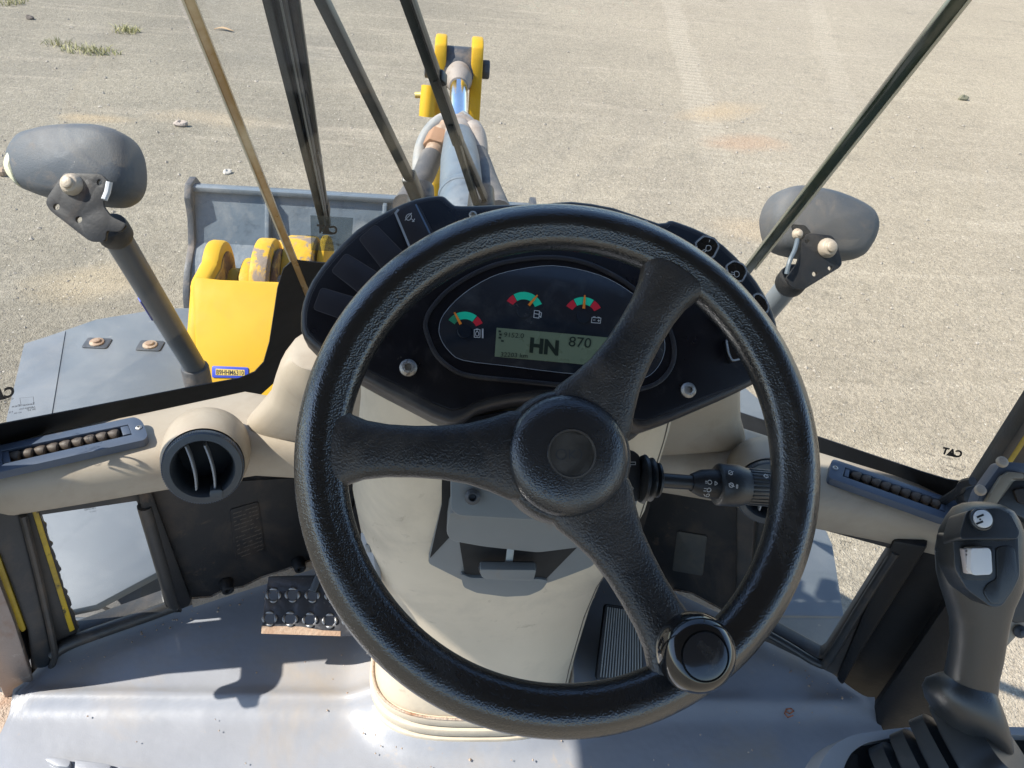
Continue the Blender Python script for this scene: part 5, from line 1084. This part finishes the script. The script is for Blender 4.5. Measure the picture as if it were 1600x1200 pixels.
make(G().loft(R), 'grip', m_joy, jy, sharp=75)
R = []
for y, a, b, k in ((1062, 1488, 1552, .9), (1074, 1470, 1557, 1), (1088, 1452, 1563, 1), (1104, 1446, 1568, 1), (1122, 1450, 1573, .98), (1142, 1464, 1577, .95), (1160, 1492, 1576, .9), (1173, 1515, 1570, .85)):
    d = jd(y)+.03; w_ = (b-a)/2/FPX*d; R.append(sup(dep((a+b)/2, y, d), nrm(CR+CU*-.42), CF, w_, w_*.85*k, 2.7, 36))
make(G().loft(R), 'grip_skirt', m_joy, jy, sharp=60)
JF = PL(dep(1530, 865, .682), nrm(-CF+CU*.10-CR*.04)); JT = PL(dep(1545, 810, .676), nrm(-CF+CU*.35))
make(G().slab(rnd([(1500, 834), (1511, 797), (1560, 793), (1580, 803), (1594, 832), (1590, 842), (1502, 843)], 7, 3), JT, .03, .001), 'head_cap', m_joy, jy, bevel=.004, seg=3)
fp = make(G().slab(rnd([(1489, 837), (1592, 837), (1594, 900), (1584, 922), (1566, 948), (1550, 950), (1511, 922), (1492, 889)], 7, 3), JF, .03, .001), 'face_plate', m_joy, jy, bevel=.004, seg=3)
make(G().slab(rnd([(1556, 856), (1572, 852), (1586, 856), (1591, 900), (1582, 922), (1564, 944), (1548, 944), (1536, 925), (1543, 912), (1558, 905)], 6, 3), JF, .002, .0022), 'thumb_panel', m_joy, fp, bevel=.0008)
make(G().slab(rnd([(1502, 852), (1552, 854), (1556, 862), (1552, 900), (1544, 907), (1507, 906), (1500, 893)], 5, 3), JF, .003, .0016), 'switch_surround', m_black, fp, bevel=.0012)
rs = make(G().slab(rnd([(1517, 857), (1545, 856), (1549, 861), (1551, 894), (1547, 898), (1522, 899), (1516, 893)], 4, 3), JF, .016, .014), 'rocker_switch', m_white, jy, bevel=.0022, seg=3)
make(G().slab([(1506, 858), (1520, 857), (1521, 897), (1511, 897)], JF, .008, .008), 'switch_side', M('switch_pinkish', (.52, .46, .44), .5), rs, bevel=.001)
g = G()
for x, y in ((1509, 861), (1509.5, 867), (1511, 886), (1512, 892)): stroke(g, JF, [(x, y), (x+5, y)], .0010, .0084)
g.add(JF.pts(circ(1513, 876, 1.3, 8), .0084), [tuple(range(8))]); make(g, 'switch_mark', m_ink, rs, fix=False, flat=True)
c = JT.pt(1531, 812, .002); q = 15.5/FPX*.68
make(G().lathe([(q, 0), (q*1.12, .0), (q*1.12, .003), (q, .004), (q*.95, .002), (0, .002)], c, JT.n, 32), 'button_ring', m_joy, jy, sharp=40)
rb_ = make(G().lathe([(0, .002), (q*.9, .002), (q*.88, .0055), (q*.8, .006), (0, .006)], c, JT.n, 32), 'round_button', m_white, jy, sharp=40)
g = G()
stroke(g, JT, [(1526.5, 818.5), (1535, 815)], .0017, .0084); stroke(g, JT, [(1527.5, 808), (1536, 804.5)], .0017, .0084); g.add(JT.pts(circ(1531.5, 811.5, 1.6, 8), .0084), [tuple(range(8))])
make(g, 'lever_symbol', m_ink, rb_, fix=False, flat=True)
# bellows boot
bo0, bo1 = dep(1545, 1172, .79), dep(1415, 1252, .83); bx = nrm(bo1-bo0)
ey_ = nrm(np.cross(bx, CR)); ex_ = np.cross(ey_, bx)
R = []
for t, r_ in ((-.15, .040), (0, .047), (.16, .049), (.20, .034), (.23, .034), (.27, .046), (.42, .048), (.46, .034), (.49, .034), (.53, .045), (.68, .047), (.72, .034), (.75, .034), (.79, .045), (.95, .047), (1.0, .034), (1.1, .034)):
    R.append(sup(bo0+(bo1-bo0)*t, ex_, ey_, r_, r_*1.05, 4.5, 32))
make(G().loft(R), 'bellows_boot', m_joy, jy, sharp=35)
ac = thing('armrest_console', 'pale grey control console under the joystick at the lower right corner', 'console', dep(1450, 1200, .9))
CPl = PL(dep(1450, 1150, .86), nrm(-CF*.55+A(0, 0, 1)))
outl = [(1268, 1240), (1280, 1196), (1298, 1167), (1330, 1148), (1400, 1138), (1470, 1133), (1600, 1136), (1720, 1140), (1720, 1330), (1268, 1330)]
inn = [(1315, 1300), (1318, 1200), (1330, 1176), (1352, 1161), (1400, 1152), (1500, 1146), (1640, 1150), (1640, 1300)]
make(G().hprism(CPl.pts(rnd(outl, 14, 4)), [CPl.pts(rnd(inn, 10, 4))], CPl, .05), 'top_shell', m_console, ac, bevel=.008, seg=3)
make(G().slab(inn, CPl, .003, -.03), 'boot_well', m_joy, ac)
make(G().slab(rnd([(1312, 1188), (1330, 1176), (1342, 1180), (1340, 1215), (1310, 1215)], 4), CPl, .02, -.012), 'small_switch', m_black, ac, bevel=.003)

# ================================================================== STEERING WHEEL
WC = dep(886.8, 712, .60); WN = normal_ea(48.75, 3.88); WPL = PL(WC, WN); E1, E2 = WPL.e1, WPL.e2; RW_ = .1869
def WV(r, a, h=0): a = math.radians(a); return WC+(E1*math.cos(a)+E2*math.sin(a))*r+WN*h
sw = thing('steering_wheel', 'large black leather grained three spoke steering wheel with spinner knob', 'steering wheel', WV(0, 0, -.05))
R = []
cs = []
for t in np.linspace(0, 2*math.pi, 30, endpoint=False):
    r_ = .0186*(1+.035*math.cos(2*t)) - .0016*math.exp(-((t-2.1)/.22)**2) - .0012*math.exp(-((t-.75)/.25)**2)
    cs.append((r_*math.cos(t), r_*math.sin(t)))
for k in range(160):
    a = 360*k/160; R.append([WV(RW_+u, a, q) for u, q in cs])
make(G().loft(R, False, True), 'rim', m_leather, sw, sharp=80)
for k, a in enumerate((180.5, 60, -59)):
    R = []; ta = math.radians(a); d = E1*math.cos(ta)+E2*math.sin(ta); p_ = -E1*math.sin(ta)+E2*math.cos(ta)
    for r_, hw, th, h in ((.030, .036, .012, -.008), (.045, .0345, .0125, -.007), (.060, .0285, .0125, -.005), (.078, .0232, .0125, -.004), (.098, .0205, .0125, -.002), (.118, .0196, .0128, -.002), (.138, .0200, .0132, -.001), (.154, .0222, .0138, .0), (.165, .0262, .0145, .001), (.173, .0320, .0148, .001), (.180, .041, .013, .001), (.186, .050, .010, .0)):
        R.append(sup(WC+d*r_+WN*h, p_, WN, hw, th, 2.5, 32))
    make(G().loft(R), 'spoke', m_spoke, sw, sharp=80)
WH = WC-WN*.013
make(G().lathe([(0, -.05), (.035, -.05), (.050, -.03), (.0535, -.01), (.0530, .004), (.0505, .011), (.048, .0125), (0, .0125)], WH, WN, 64), 'hub', m_spoke, sw, sharp=60)
pd = make(G().lathe([(.0468, .010), (.0474, .0145), (.0468, .0175), (.044, .0215), (.038, .0255), (.030, .0282), (.0215, .0292), (.0190, .0294), (.0186, .0302), (.0178, .0302), (.0174, .0290), (0, .0292)], WH, WN, 72), 'horn_pad', m_pad, sw, sharp=50)
make(G().lathe([(.0184, .0296), (.0186, .0305), (.0176, .0306), (.0172, .0296)], WH, WN, 48), 'emblem_ring', M('emblem_ring', (.06, .055, .05), .45), pd)
make(G().lathe([(0, .0291), (.0171, .0291), (.0171, .0294), (0, .0295)], WH, WN, 48), 'emblem_disc', m_black, pd)
EP = PL(WH+WN*.0295, WN)
icon([(circ(877, 710, 8, 14), True), ([(890, 702), (890, 717)], False), ([(898, 704), (891, 710), (898, 716)], False), (cr([(905, 702), (909, 709), (907, 717)], 3, False), False)], .0007, pd, EP, .0004, M('emblem_mark', (.035, .04, .048), .4), 'emblem_mark')
HN = PL(WC+WN*.0252, WN)
icon([([(851, 766), (858, 772), (870, 779), (878, 781), (864, 783), (853, 777), (849, 773)], True)], .0007, pd, PL(WPL.pt(862, 774, .0126), nrm(WN*.86-E2*.48-E1*.12)), .0006, M('faint_mark', (.06, .055, .05), .5), 'horn_symbol')
KC = dep(1085, 1018, .535); kn = WN
kb = make(G().lathe([(0, -.034), (.009, -.034), (.009, -.022), (.0175, -.020), (.0235, -.013), (.0268, -.002), (.0270, .004), (.0255, .011), (.0225, .0165), (.0185, .0195), (.0168, .0200), (.0162, .0190), (0, .0190)], KC, kn, 64), 'spinner_knob', m_gloss, sw, sharp=60)
make(G().lathe([(0, .0188), (.0158, .0188), (.0154, .0202), (.012, .0212), (0, .0218)], KC, kn, 48), 'knob_cap', M('knob_cap', (.012, .014, .018), .16, coat=.5, dirt=(((.07, .065, .06), 40, .55, .8, .45),)), kb, sharp=50)
